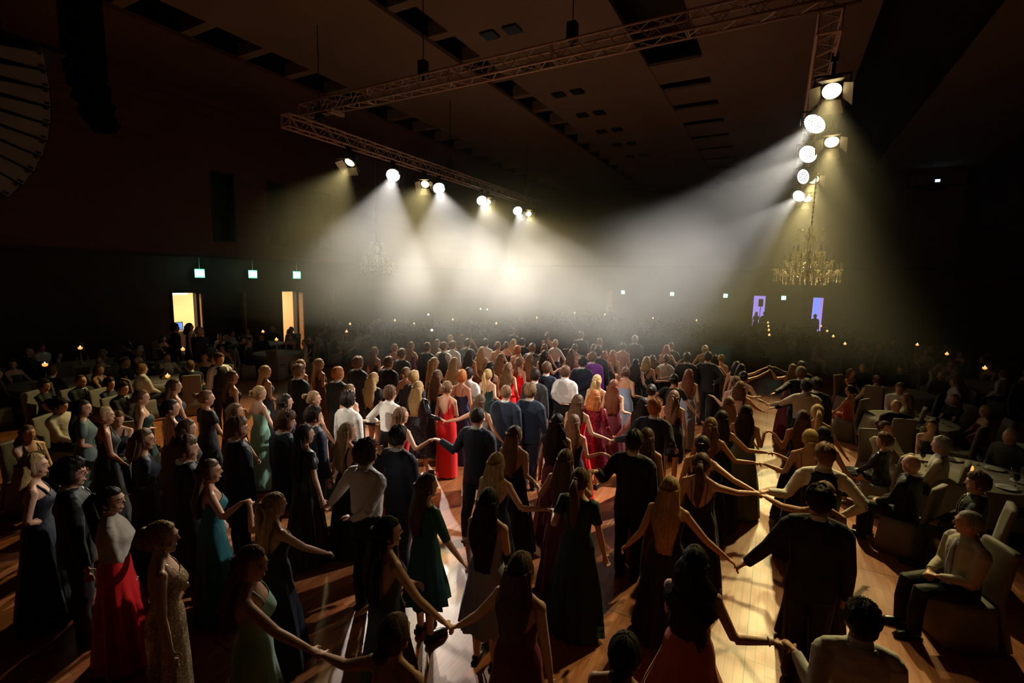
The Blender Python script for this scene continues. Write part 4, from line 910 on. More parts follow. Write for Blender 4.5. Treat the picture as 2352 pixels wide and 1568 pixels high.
P('C33', 997, 821, 1.73, 'f', 'halfup', 'blond', 'strap', 'black', b+'black dress with glasses and half-up blond hair', yaw=0, head=-30, extra=('glasses',))
P('C34', 1079, 802, 1.75, 'f', 'longwavy', 'dark', 'strap+thin', 'wine', b+'wine dress with long dark waves, bare arm down', yaw=0, R=(1104, 870))
P('C35', 1107, 797, 1.72, 'f', 'longwavy', 'blond', 'strap', 'tan', b+'sand-coloured dress with loose blond waves', yaw=0)
P('C36', 1077, 846, 1.78, 'm', 'short', 'dark', 'shirt', 'white', b+'white shirt with dark hair behind the blue strap gown', yaw=0)
P('C37', 1127, 831, 1.72, 'f', 'long', 'dark', 'strap', 'black', b+'black strap dress with dark hair behind the blond ponytail', yaw=0)
P('C38', 1040, 784, 1.78, 'm', 'short', 'brown', 'shirt', 'white', b+'white shirt in the haze left of the centre', yaw=0)
P('C39', 1019, 787, 1.78, 'm', 'short', 'brown', 'vest', 'black', b+'dark waistcoat and white sleeves in the hazy left rows', yaw=0)
P('C40', 981, 788, 1.82, 'm', 'short', 'brown', 'suit', 'black', b+'black suit in the haze, left of the waistcoat dancer', yaw=0)
P('C41', 1144, 785, 1.74, 'f', 'updo', 'lbrown', 'strap+thin+low', 'pink', b+'pink backless dress with brown updo in the rear rows', yaw=0)
P('C42', 1163, 785, 1.74, 'f', 'updo', 'brown', 'strap+cross', 'black', b+'black cross-strapped dress with updo in the rear rows', yaw=0)
P('C43', 1189, 795, 1.75, 'f', 'short', 'ginger', 'strap+thin', 'rose', b+'rose-pink top with short ginger hair', yaw=0)
P('C44', 1180, 779, 1.74, 'f', 'long', 'blond', 'strap', 'green', b+'green dress with blond hair in the rear rows', yaw=0)
P('C45', 1201, 778, 1.76, 'm', 'short', 'dark', 'suit', 'black', b+'black suit in the rear rows beside the blond one in green', yaw=0)
P('C46', 1223, 790, 1.80, 'm', 'short', 'lbrown', 'suit', 'grey', b+'light grey suit in the rear rows', yaw=0)
P('C47', 1252, 790, 1.74, 'f', 'updo', 'lbrown', 'strap', 'dred', b+'dark red dress with fair updo left of the white blouse', yaw=0, L='hold')
P('C48', 1276, 780, 1.72, 'f', 'updo', 'blond', 'strap', 'mid', b+'white blouse and blue skirt with a blond updo', yaw=0, extra=('blouse',))
P('C49', 1258, 763, 1.76, 'f', 'pony', 'brown', 'strap', 'black', b+'black dress with ponytail at the very back of the centre', yaw=0)
P('C50', 1335, 762, 1.84, 'm', 'short', 'brown', 'suit', 'black', b+'black suit, tallest at the very back, arm out to the left', yaw=0, L=(1297, 803))
P('C51', 1313, 802, 1.72, 'f', 'long', 'brown', 'strapless', 'rose', b+'rose strapless dress with shiny brown hair behind the white shirt', yaw=0)
P('C52', 1321, 790, 1.76, 'f', 'updo', 'brown', 'strapless', 'black', b+'black strapless dress with pinned hair behind the rose strapless one', yaw=0)
P('C53', 1365, 790, 1.74, 'f', 'long', 'lbrown', 'strap', 'pink', b+'light pink dress with long hair behind the purple suit', yaw=0)
P('C54', 1378, 776, 1.80, 'm', 'buzz', 'lbrown', 'suit', 'black', b+'black suit with cropped fair hair at the back', yaw=0)
P('C55', 1179, 753, 1.82, 'm', 'buzz', 'brown', 'suit', 'black', b+'black suit alone in the haze at the very back', yaw=0)
P('C56', 1116, 779, 1.78, 'm', 'short', 'dark', 'shirt', 'white', b+'hazy white shirt with dark hair in the rear rows', yaw=0)
P('C57', 1077, 759, 1.76, 'f', 'long', 'brown', 'strap', 'black', b+'black dress with brown hair far back in the haze', yaw=0)
P('C58', 1060, 768, 1.74, 'f', 'bob', 'brown', 'strap', 'wine', b+'wine dress with short brown bob far back in the haze', yaw=0)
P('C59', 1034, 769, 1.76, 'f', 'updo', 'blond', 'strap', 'brownd', b+'brown dress with blond updo far back in the haze', yaw=0)
P('C60', 1003, 779, 1.74, 'f', 'long', 'brown', 'strap', 'dred', b+'dark red dress with long brown hair in the hazy left rear', yaw=0)
P('C61', 1074, 779, 1.80, 'm', 'short', 'dark', 'suit', 'char', b+'charcoal suit in the hazy rear left of the blond waves', yaw=0)
# upper left rows
P('E1', 543, 962, 1.82, 'm', 'short', 'brown', 'suit', 'navy', b+'navy suit, chin raised, with swept up brown hair', yaw=-8, head=-25, R='down', face=True)
P('E2', 650, 947, 1.80, 'm', 'shortcurl', 'brown', 'suit', 'bsuit', b+'blue suit with a full curly fringe looking down to the right', yaw=-8, head=-25, tilt=-10)
P('E3', 698, 976, 1.74, 'f', 'longwavy', 'dark', 'tee+satin', 'black', b+'black short-sleeved maxi dress with long dark wavy hair', yaw=-10, head=-15)
P('E4', 719, 936, 1.80, 'm', 'short', 'dark', 'suit', 'bsuit', b+'blue suit with neat dark hair behind the long dark waves', yaw=-10, head=-15)
P('E5', 719, 899, 1.73, 'f', 'bun', 'dblond', 'halter', 'green', b+'green halter dress with slicked bun, smiling to the right', yaw=-12, head=-25, face=True, R='hold')
P('E6', 653, 906, 1.72, 'f', 'longwavy', 'dark', 'sleeve', 'mid', b+'midnight blue dress with crimped dark hair', yaw=-8, head=-20)
P('E7', 594, 887, 1.72, 'f', 'updo', 'blond', 'strapless', 'mint', b+'mint green strapless gown with golden updo', yaw=-8, head=-20, L=(555, 945))
P('E8', 608, 840, 1.74, 'f', 'long', 'blond', 'strap+thin', 'gblue', b+'grey-blue gown with straight blond hair behind the mint gown', yaw=-8, head=-20, R=(640, 925))
P('E9', 531, 852, 1.74, 'f', 'long', 'brown', 'strap+thin', 'black', b+'black gown with brown hair beside a white covered chair', yaw=-10, head=-30)
P('E10', 538, 927, 1.66, 'f', 'long', 'brown', 'strap', 'brownd', b+'brown dress with straight brown hair behind a navy suit', yaw=-10, head=-20)
P('E11', 686, 839, 1.82, 'm', 'short', 'lbrown', 'suit', 'black', b+'black suit with thick ash-brown hair on the left rear', yaw=0, head=-15)
P('E12', 690, 826, 1.74, 'f', 'updo', 'dblond', 'one', 'black', b+'off-shoulder black dress behind the thick-haired black suit', yaw=0, R=(715, 900))
P('E13', 732, 824, 1.74, 'f', 'longer', 'dblond', 'strap', 'brownd', b+'dark brown gown with very long dark blond hair in profile', yaw=-5, head=-25, R=(749, 882))
P('E14', 776, 845, 1.81, 'm', 'short', 'ginger', 'suit', 'char', b+'charcoal suit with short reddish fair hair', yaw=0, head=-10)
P('E15', 822, 821, 1.82, 'm', 'shortcurl', 'lbrown', 'suit', 'char', b+'charcoal suit with curly crown behind the curly blond short dress', yaw=0, head=-10)
P('E16', 860, 797, 1.74, 'f', 'long', 'brown', 'strap', 'black', b+'black dress, arm stretched behind two charcoal suits', yaw=0, R=(884, 843))
P('E17', 892, 821, 1.80, 'm', 'short', 'brown', 'suit', 'black', b+'black suit in the haze behind a white shirt', yaw=0, head=-15)
P('E18', 923, 802, 1.80, 'm', 'short', 'brown', 'suit', 'char', b+'charcoal suit in the haze left of the black-dressed rear rows', yaw=0)
P('E19', 944, 785, 1.73, 'f', 'long', 'lbrown', 'strap', 'wine', b+'wine dress with long light hair in the left haze', yaw=0)
P('E20', 906, 790, 1.73, 'f', 'updo', 'lbrown', 'strap+thin', 'rose', b+'rose dress with updo in the left haze', yaw=0)
P('E22', 858, 856, 1.70, 'f', 'longcurl', 'blond', 'tee+mini', 'black', b+'short black dress with bare legs and long curly fair hair', yaw=-5, L='down', R='down')
P('E23', 802, 883, 1.72, 'f', 'updo', 'lbrown', 'strap+thin', 'pink', b+'pink dress with loose updo hidden behind a dark-haired white shirt', yaw=0)
P('E24', 800, 902, 1.78, 'm', 'shortcurl', 'dark', 'shirt', 'white', b+'white shirt with messy black hair on the left of the lit block', yaw=0, L='down', R='down')
P('E25', 895, 888, 1.78, 'm', 'short', 'brown', 'shirt', 'white', b+'white shirt with narrow waist, holding hands to the left', yaw=0, R='down')
P('E26', 933, 844, 1.73, 'f', 'lowbun', 'lbrown', 'strapless', 'navy', b+'navy strapless dress with low bun in the lit left rows', yaw=0)
P('E27', 951, 854, 1.72, 'm', 'shortcurl', 'blond', 'suit', 'char', b+'charcoal suit with curly blond hair', yaw=0)
P('E28', 961, 876, 1.74, 'f', 'long', 'blond', 'sleeve+seq+midi', 'sequin', b+'black sequined long-sleeved dress with long blond hair', yaw=0, L='down')
P('E29', 920, 936, 1.72, 'f', 'long', 'lbrown', 'strap+satin', 'red', b+'red dress with glasses and light brown hair behind a navy suit', yaw=-8, head=-15, L='down', extra=('glasses',))
P('E32', 797, 971, 1.72, 'f', 'long', 'dblond', 'strap+wide+deep', 'black', b+'black gown with a deep V back and dark blond hair', yaw=-5, head=-10)
# right rows
P('D1', 1532, 792, 1.74, 'f', 'long', 'ginger', 'strap+thin+mid', 'gblue', b+'blue-grey gown with bright orange hair and both arms spread', yaw=0, L=(1502, 825), R=(1572, 826))
P('D2', 1531, 814, 1.72, 'f', 'lowbun', 'lbrown', 'strap', 'black', b+'loose white blouse and black skirt with pinned hair', yaw=0, extra=('blouse',))
P('D3', 1542, 786, 1.78, 'm', 'buzz', 'brown', 'suit', 'black', b+'black suit hidden behind the orange-haired dancer', yaw=0)
P('D4', 1486, 819, 1.74, 'f', 'bob', 'blond', 'cross+low', 'dgreen', b+'dark green gown with wide crossed back straps', yaw=0, R=(1532, 877))
P('D5', 1499, 816, 1.73, 'f', 'bob', 'lbrown', 'strap+thin+low', 'black', b+'black dress with curled hair right of the crossed back straps', yaw=0, R=(1540, 868))
P('D6', 1579, 811, 1.80, 'm', 'short', 'dark', 'suit', 'black', b+'black suit with dark hair between white blouse and charcoal suit', yaw=0)
P('D7', 1627, 809, 1.84, 'm', 'short', 'dark', 'suit', 'char', b+'charcoal suit seen full length at the right edge of the lit block', yaw=0, R='hip', stance='walk')
P('D8', 1620, 793, 1.76, 'f', 'updo', 'blond', 'strap', 'tan', b+'beige dress with ash-blond updo behind the charcoal suit', yaw=0)
P('D9', 1642, 815, 1.72, 'f', 'bob', 'dark', 'strap', 'black', b+'black dress with dark bob right of the charcoal suit', yaw=0, R=(1690, 848))
P('D10', 1657, 814, 1.72, 'f', 'updo', 'dblond', 'strap+thin', 'brownd', b+'brown dress with fair pinned hair, further right than the dark bob', yaw=0)
P('D11', 1583, 848, 1.74, 'f', 'long', 'auburn', 'strap+thin+col', 'lav', b+'lavender column gown with long straight auburn hair', yaw=0, L='down', R='down', stance='stand')
P('D12', 1549, 859, 1.74, 'f', 'updo', 'dark', 'tee', 'black', b+'black cap-sleeved dress with black updo left of the lavender gown', yaw=0, L=(1515, 925))
P('D13', 1497, 883, 1.72, 'f', 'bun', 'dark', 'strap', 'black', b+'black dress with neat dark bun behind the ginger-haired suit', yaw=0)
P('D14', 1549, 897, 1.72, 'f', 'halfup', 'lbrown', 'strap+wide+knee', 'black', b+'knee-length black dress with half-up wavy hair', yaw=0, R='down', L='down')
P('D15', 1504, 919, 1.82, 'm', 'short', 'ginger', 'suit', 'navy', b+'navy suit with ginger hair, both arms spread', yaw=0, R=(1556, 1035))
P('D16', 1479, 914, 1.70, 'f', 'longcurl', 'dark', 'sleeve', 'pink', b+'pale lace dress with dark curls beside the ginger-haired suit', yaw=0)
P('D17', 1701, 876, 1.74, 'f', 'bob', 'brown', 'strap+wide+deep', 'black', b+'backless black dress with a short brown bob', yaw=0, L='down')
P('D18', 1692, 867, 1.74, 'f', 'short', 'brown', 'strap+thin', 'wine', b+'wine dress with short brown hair behind the brown bob', yaw=0, L=(1632, 912))
P('D19', 1708, 853, 1.74, 'f', 'updo', 'dark', 'strap+thin', 'black', b+'black dress with dark updo in the dim right column', yaw=0, L='down')
P('D20', 1703, 836, 1.74, 'f', 'long', 'dark', 'strap+thin', 'brownd', b+'brown dress with long dark hair in the dim right column', yaw=0, L='down')
P('D21', 1693, 830, 1.76, 'f', 'bob', 'dark', 'strap+thin', 'navy', b+'navy dress at the head of the dim right column', yaw=0)
P('D22', 1676, 913, 1.72, 'f', 'long', 'lbrown', 'strap+thin', 'dgreen', b+'dark green strap dress with straight fair hair in the right column', yaw=0, L='down', R='hold')
P('D23', 1822, 836, 1.74, 'f', 'long', 'lbrown', 'strap+thin', 'wine', b+'wine dress with smooth light hair, arm out left, rightmost column', yaw=5)
P('D24', 1841, 845, 1.80, 'm', 'shortcurl', 'lbrown', 'suit', 'black', b+'black suit with curly crown in the rightmost column', yaw=5)
P('D25', 1854, 872, 1.80, 'm', 'short', 'dark', 'shirt', 'iv', b+'pale shirt with dark hair, arm stretched left, rightmost column', yaw=5)
P('D26', 1876, 870, 1.82, 'm', 'shortcurl', 'dark', 'suit', 'black', b+'dark suit and pale collar at the very right of the dancers', yaw=5)
P('D27', 1879, 930, 1.74, 'f', 'pony', 'blond', 'strap', 'brownd', b+'brown dress with smooth blond ponytail in the rightmost column', yaw=5)
P('D28', 1846, 943, 1.74, 'f', 'longer', 'brown', 'strap+thin+mid', 'navy', b+'navy dress with very long brown hair in the rightmost column', yaw=5)
P('D29', 1893, 981, 1.72, 'f', 'bob', 'dark', 'strap', 'black', b+'black dress with dark hair half hidden by the low blond bun', yaw=5)
P('D30', 1842, 831, 1.76, 'm', 'short', 'dark', 'suit', 'navy', b+'navy suit at the head of the rightmost column', yaw=5)
# clasped hands: right hand of the first in the left hand of the second
LINKS = [('E29', 'C4', 999, 1012), ('E28', 'C3', 1021, 967), ('B3', 'B6', 731, 1498), ('B5', 'B30', 1037, 1437), ('B9', 'B10', 1078, 1304), ('A13', 'B4', 567, 1157), ('E3', 'B7', 746, 1164), ('B12', 'B16', 1231, 1113),
 ('B11', 'B13', 1264, 1174), ('C23', 'B15', 1388, 1045), ('C22', 'D15', 1403, 1012), ('B16', 'B14', 1360, 1086), ('B17', 'B24', 1694, 1297), ('B18', 'B26', 1748, 1132), ('B19', 'B25', 1750, 1137), ('B20', 'B27', 1744, 1066),
 ('B21', 'D29', 1771, 1042), ('B22', 'D28', 1766, 996), ('D17', 'D26', 1753, 944), ('D19', 'D25', 1766, 929), ('D20', 'D23', 1768, 852), ('B23', 'B28', 1801, 1486), ('E23', 'E25', 862, 970), ('D18', 'D24', 1763, 912), ('D21', 'D30', 1768, 842)]
byid = {r[0]: r for r in T_}
def ppos(r): return atz(r[1], r[2], r[3])
for it in range(110):                        # keep neighbours apart: small changes of stature slide a dancer along the sight line
    Q = [ppos(r)[:2] for r in T_]
    for i in range(len(T_)):
        for j in range(i):
            d = math.hypot(*(Q[i]-Q[j]))
            if d < .44:
                f, n_ = (i, j) if math.hypot(*Q[i]) > math.hypot(*Q[j]) else (j, i)
                T_[f][3] = max(T_[f][3]-.004, 1.62); T_[n_][3] = min(T_[n_][3]+.003, 1.88)
for a, c, x, y in LINKS:
    ra, rc = byid[a], byid[c]; Da, Dc = [math.hypot(*ppos(r)[:2]) for r in (ra, rc)]
    J = atdist(x, y, (Da+Dc)/2); ra[10]['R'] = tuple(J); rc[10]['L'] = tuple(J)
SK = 'ffftfpft'
for q, (i, px, py, h, sex, hair, hc, outfit, col, label, k) in enumerate(T_):
    k = dict(k); k['Rr'] = k.pop('R', None) or ('hold' if sex == 'f' and q % 3 else 'down'); k.setdefault('L', 'hold' if sex == 'f' and q % 2 else 'down')
    k.setdefault('skin', SK[q % 8]); person(px, py, h, sex, hair, hc, outfit, col, label, **k)
# ------------------------------------------------------------------ tables, chairs and seated guests around the dance floor
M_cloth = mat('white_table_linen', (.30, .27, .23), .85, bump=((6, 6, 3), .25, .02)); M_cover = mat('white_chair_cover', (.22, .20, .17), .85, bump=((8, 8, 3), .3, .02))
M_wood = mat('table_wood', (.2, .12, .07), .6); M_gls = mat('wine_glass', (.9, .9, .9), .03, trans=1., spec=.8); M_plate = mat('white_china', (.6, .58, .54), .3)
M_flame = mat('candle_flame', (1, .7, .3), emit=(1., .56, .18), es=30); M_wax = mat('candle_wax', (.8, .7, .5), .4, emit=(1., .45, .12), es=.8); M_bowl = mat('amber_glass_bowl', (.9, .6, .3), .1, trans=.9, emit=(1., .5, .15), es=.35)
def chair_proto():
    t = thing('banquet_chair', 'white covered chair', 'chair')
    n = 20; a = np.arange(n)*2*PI/n; rr = lambda k: 1+.05*np.sin(a*7+k)
    sq = lambda e: (np.sign(np.cos(a))*np.abs(np.cos(a))**e, np.sign(np.sin(a))*np.abs(np.sin(a))**e); cx_, cy__ = sq(.4)
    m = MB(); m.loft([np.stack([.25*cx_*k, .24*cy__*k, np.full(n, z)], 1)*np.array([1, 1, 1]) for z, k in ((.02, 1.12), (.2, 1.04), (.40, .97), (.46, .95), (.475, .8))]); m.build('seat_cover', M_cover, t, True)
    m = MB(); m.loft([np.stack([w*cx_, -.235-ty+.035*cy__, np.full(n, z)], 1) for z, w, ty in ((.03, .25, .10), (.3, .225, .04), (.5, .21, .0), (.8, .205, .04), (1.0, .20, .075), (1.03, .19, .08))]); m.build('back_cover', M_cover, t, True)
    return t
def table_proto():
    t = thing('round_table', 'round banquet table', 'table')
    MB().lathe([(.78, .70), (.80, .705), (.80, .73), (.78, .735)], 32).build('table_top', M_wood, t)
    for k in range(4):
        c, s_ = math.cos(PI/4+k*PI/2), math.sin(PI/4+k*PI/2); MB().tube([(c*.5, s_*.5, 0), (c*.45, s_*.45, .7)], .022, 8).build('leg', M_wood, t)
    n = 48; a = np.arange(n)*2*PI/n; rings = [np.stack([r*np.cos(a), r*np.sin(a), np.full(n, z)], 1) for r, z in ((.1, .742), (.78, .742), (.812, .735))]
    for k in range(1, 6):
        f = k/5; q = .812+.10*f*(.5+.5*np.sin(a*11+.5*np.sin(a*3)))+.02*f; rings.append(np.stack([q*np.cos(a), q*np.sin(a), np.full(n, .735-.50*f)], 1))
    cl = MB().loft(rings, False); cl.add([(r*math.cos(q), r*math.sin(q), .7421) for r in (.1,) for q in a], [tuple(range(n))]); co = cl.build('tablecloth', M_cloth, None, True)
    return t, co
def candle_proto(tall):
    h = .46 if tall else .06
    t = thing('candle_stand' if tall else 'tea_light', 'candle', 'candle')
    MB().lathe([(.07, 0), (.07, .01), (.012, .03), (.012, h-.05), (.02, h-.04), (.035, h-.03)] if tall else [(.03, 0), (.032, .02)], 14).build('stem' if tall else 'holder', M_brass, t, True)
    MB().lathe([(.02, h-.03), (.05, h-.015), (.058, h+.015), (.052, h+.045), (.05, h+.045), (.054, h+.015), (.02, h-.025)], 14).build('bowl', M_bowl, t, True)
    MB().lathe([(.02, h-.02), (.02, h+.02)], 10).build('candle', M_wax, t)
    MB().lathe([(.003, h+.02), (.014, h+.034), (.011, h+.055), (.002, h+.085)], 8).build('flame', M_flame, t, True)
    return t, h
def glass_proto():
    o = MB().lathe([(.032, 0), (.032, .003), (.004, .006), (.004, .08), (.02, .09), (.036, .115), (.038, .15), (.031, .19), (.030, .19), (.035, .15), (.033, .117), (.004, .088)], 12).build('wine_glass', M_gls, None, True); o['category'] = 'glass'; return o
def plate_proto():
    o = MB().lathe([(.06, 0), (.08, .004), (.13, .018), (.13, .021), (.08, .008), (.001, .006)], 20).build('plate', M_plate, None, True); o['category'] = 'plate'; return o
CH = chair_proto(); TB, CLO = table_proto(); CT, _h = candle_proto(True); CL_, _ = candle_proto(False); GL = glass_proto(); PL = plate_proto()
USED = set()
def inst(o, loc, rz=0, label=None, group=None, s=None):
    if o.name in USED: c = dup(o)
    else: c = o; USED.add(o.name)
    c.location = loc; c.rotation_euler = (0, 0, rz)
    if label: c['label'] = label
    if 'group' in c: del c['group']
    if group: c['group'] = group
    if s: c.scale = (s, s, s)
    return c
# seated guest kinds
KINDS = [('m', 'short', 'dark', 'suit', 'black', 'black suit', 'd'), ('f', 'long', 'brown', 'strap', 'black', 'black dress and long brown hair', 'd'), ('m', 'short', 'lbrown', 'shirt', 'white', 'white shirt', 'd'), ('f', 'updo', 'blond', 'strap', 'wine', 'wine dress and blond updo', 'd'),
 ('m', 'buzz', 'grey', 'suit', 'char', 'charcoal suit and cropped grey hair', 'd'), ('f', 'bob', 'dblond', 'tee', 'navy', 'navy dress and blond bob', 'd'), ('f', 'longwavy', 'dark', 'strap', 'green', 'green dress and dark waves', 'd'), ('m', 'short', 'brown', 'suit', 'navy', 'navy suit', 'd'),
 ('f', 'bun', 'brown', 'sleeve', 'cream', 'cream dress and brown bun', 'd'), ('m', 'bald', 'grey', 'suit', 'black', 'black suit with a bald head', 'd')]
SEATED = []
for q, (sx, hr, hc, of, cl, txt, _) in enumerate(KINDS):
    SEATED.append((person(100+q*13, 900, 1.76 if sx == 'm' else 1.68, sx, hr, hc, of, cl, 'x', L='lap' if q % 2 else 'hold', Rr='lap', pos=(0, 0, 0), lod=4, seated=True, head=(-20, 15, 0, 25, -10, 10, -25, 5, 20, 0)[q], group=None), txt))
run_jobs()
STAGE = np.array([-4.5, 9.0])
DPOS = [ppos(r)[:2] for r in T_]
def clear(x, y, r): return all((p[0]-x)**2+(p[1]-y)**2 > r*r for p in DPOS)
TABLES = [  # candle pixel, tall stand?, zone
 (103, 835, 1, 'left'), (184, 797, 1, 'left'), (420, 800, 1, 'left'), (438, 775, 1, 'left'), (604, 760, 1, 'left'), (635, 778, 1, 'left'), (796, 760, 1, 'left'), (804, 743, 1, 'left'), (907, 735, 1, 'back'), (951, 743, 1, 'back'),
 (1040, 733, 1, 'back'), (1233, 729, 1, 'back'), (1320, 718, 1, 'back'), (1389, 722, 1, 'back'), (1419, 719, 1, 'back'), (1764, 740, 1, 'right'), (1765, 748, 1, 'right'), (1766, 757, 1, 'right'), (1767, 768, 1, 'right'),
 (1875, 740, 1, 'right'), (1886, 748, 1, 'right'), (1900, 759, 1, 'right'), (1914, 771, 1, 'right'), (1941, 788, 1, 'right'), (2107, 790, 1, 'right'), (2175, 811, 1, 'right'), (2262, 843, 1, 'right'),
 (2065, 892, 0, 'right'), (2134, 912, 0, 'right'), (2092, 954, 0, 'right'), (2226, 1072, 0, 'right'), (2324, 1088, 0, 'right'), (2020, 888, 0, 'right'), (385, 862, 0, 'left'), (180, 892, 0, 'left'), (300, 790, 1, 'left'), (40, 790, 1, 'left'), (700, 800, 0, 'left'), (560, 815, 0, 'left'), (1600, 735, 1, 'back'), (1500, 730, 1, 'back'), (1140, 742, 1, 'back')]
POS = []
for px, py, tall, zone in TABLES:
    p = atz(px, py, .742+(_h+.04 if tall else .09)); 
    POS.append((p[0], p[1], tall, zone, px, py))
tabs = []
for p in POS:
    if all(math.hypot(p[0]-q[0], p[1]-q[1]) > 1.9 for q in tabs) and clear(p[0], p[1], 1.15) and p[1] < YB-1 and p[0] > WX+1.2: tabs.append(p)
ORD = [(w+'-' if w else '')+'nearest' for w in ('', 'second', 'third', 'fourth', 'fifth', 'sixth', 'seventh', 'eighth', 'ninth', 'tenth', 'eleventh', 'twelfth', 'thirteenth', 'fourteenth', 'fifteenth', 'sixteenth', 'seventeenth', 'eighteenth', 'nineteenth')]+['farthest']
cnt = {}
GUESTS = [  # guests the photo shows clearly: crown pixel, seated, look
 (2232, 1176, 'm', 'buzz', 'grey', 'shirt+tie', 'iv', 'person in white shirt and pale tie with grey hair seated with folded hands at right', dict(L='front', Rr='front', yaw=112, head=-28, face=True, lod=1)),
 (2034, 995, 'f', 'short', 'brown', 'sleeve+seq', 'sequin', 'person in shiny silver-black jacket seated in the right dark area', dict(yaw=60, head=20)),
 (2098, 1046, 'm', 'bald', 'brown', 'suit', 'black', 'bald person in black suit seated in front of the white cloth table', dict(yaw=60)),
 (2250, 1088, 'm', 'short', 'brown', 'suit', 'char', 'person in charcoal suit with thick hair seated beside a tea light', dict(yaw=80, head=10)),
 (2165, 1005, 'm', 'short', 'grey', 'shirt', 'iv', 'person in loose pale shirt leaning at the right table', dict(yaw=75)),
 (1955, 885, 'f', 'updo', 'dark', 'strap', 'coral', 'person in orange-red dress leaning with outstretched arm at the right', dict(yaw=60)),
 (2085, 905, 'f', 'long', 'dblond', 'sleeve', 'cream', 'person in cream dress seated by the tea light on the right', dict(yaw=80)),
 (62, 977, 'f', 'longwavy', 'brown', 'strap', 'black', 'person in dark strap dress seated at the far left edge looking up', dict(yaw=-75, head=-10, L='lap', Rr='lap')),
 (268, 946, 'f', 'short', 'brown', 'strap', 'navy', 'person in dark strap dress seated behind the black halter gown', dict(yaw=-120, head=20)),
 (134, 915, 'm', 'short', 'dark', 'shirt', 'iv', 'person in striped pale shirt seated left of the grey-green gown', dict(yaw=-60, tilt=-10)),
 (184, 861, 'm', 'buzz', 'brown', 'suit', 'black', 'person in black suit with short hair seated in the second left row', dict(yaw=-70)),
 (250, 868, 'f', 'short', 'dark', 'tee', 'navy', 'person with cropped dark hair in navy dress seated beside a suited guest', dict(yaw=-70)),
 (280, 878, 'm', 'short', 'dark', 'suit', 'black', 'person in black suit and white collar seated left of the dark green dress', dict(yaw=-70)),
 (226, 838, 'f', 'long', 'brown', 'strap', 'black', 'person in black dress with hand at the chin on the left', dict(yaw=-60)),
 (100, 872, 'f', 'short', 'dark', 'tee', 'black', 'person in black top with short hair seated by the white chair back', dict(yaw=-60)),
 (503, 812, 'm', 'short', 'brown', 'vest', 'black', 'person in waistcoat and white shirt standing as waiter among the left tables', dict(yaw=-90, seated=False)),
 (401, 744, 'm', 'short', 'dark', 'suit', 'black', 'left of two dark figures standing in the first lit doorway', dict(yaw=-30, seated=False, h=1.9, lod=4)),
 (434, 742, 'f', 'bob', 'dark', 'strap', 'black', 'right of two dark figures standing in the first lit doorway', dict(yaw=-30, seated=False, h=1.9, lod=4)),
 (457, 752, 'm', 'short', 'grey', 'suit', 'black', 'white-haired person standing right of the first lit doorway', dict(yaw=-60, seated=False, h=1.9, lod=4)),
 (1738, 716, 'f', 'long', 'dark', 'strap', 'black', 'person in dark dress standing at the left of the purple doorway', dict(yaw=-170, seated=False, lod=4)),
 (1757, 716, 'm', 'short', 'dark', 'suit', 'black', 'person in dark suit standing at the right of the purple doorway', dict(yaw=-150, seated=False, lod=4)),
 (1873, 722, 'm', 'short', 'dark', 'suit', 'black', 'person in dark suit standing at the left of the blue doorway', dict(yaw=-150, seated=False, lod=4)),
 (1888, 722, 'f', 'updo', 'brown', 'strap', 'navy', 'person in dark dress standing at the right of the blue doorway', dict(yaw=-190, seated=False, lod=4)),
 (1400, 706, 'm', 'short', 'dark', 'suit', 'black', 'person in dark suit standing at the dim orange doorway', dict(yaw=-190, seated=False, lod=4)),
]
GP = []
CHL = lambda lb: 'white covered chair under the '+' '.join(lb.replace('person', 'guest').replace(' seated', '').split()[:11])
for px, py, sx, hr, hc, of, cl, lb, k in GUESTS:
    k = dict(k); st = k.pop('seated', True); hh = k.pop('h', 1.78 if sx == 'm' else 1.70); k.setdefault('L', 'lap' if st else 'down'); k.setdefault('Rr', 'lap' if st else 'down')
    p = atz(px, py, hh-(.43*hh/1.75 if st else 0)); D = math.hypot(p[0], p[1]); k.setdefault('lod', 2 if D < 8 else 3)
    person(px, py, hh, sx, hr, hc, of, cl, lb, pos=(p[0], p[1], 0), seated=st, group=None, **k); GP.append((p[0], p[1]))
    if st:
        yw = math.radians(k['yaw']); inst(CH, (p[0], p[1]-.0, 0), yw, CHL(lb), 'white covered banquet chairs')
def clear2(x, y, r): return all((p[0]-x)**2+(p[1]-y)**2 > r*r for p in GP)
SIDE = lambda x, y, cx, cy_: ('near' if x*x+y*y < cx*cx+cy_*cy_-1.5 else 'far' if x*x+y*y > cx*cx+cy_*cy_+1.5 else 'middle')
gi = 0
order = sorted(range(len(tabs)), key=lambda i: tabs[i][0]**2+tabs[i][1]**2)
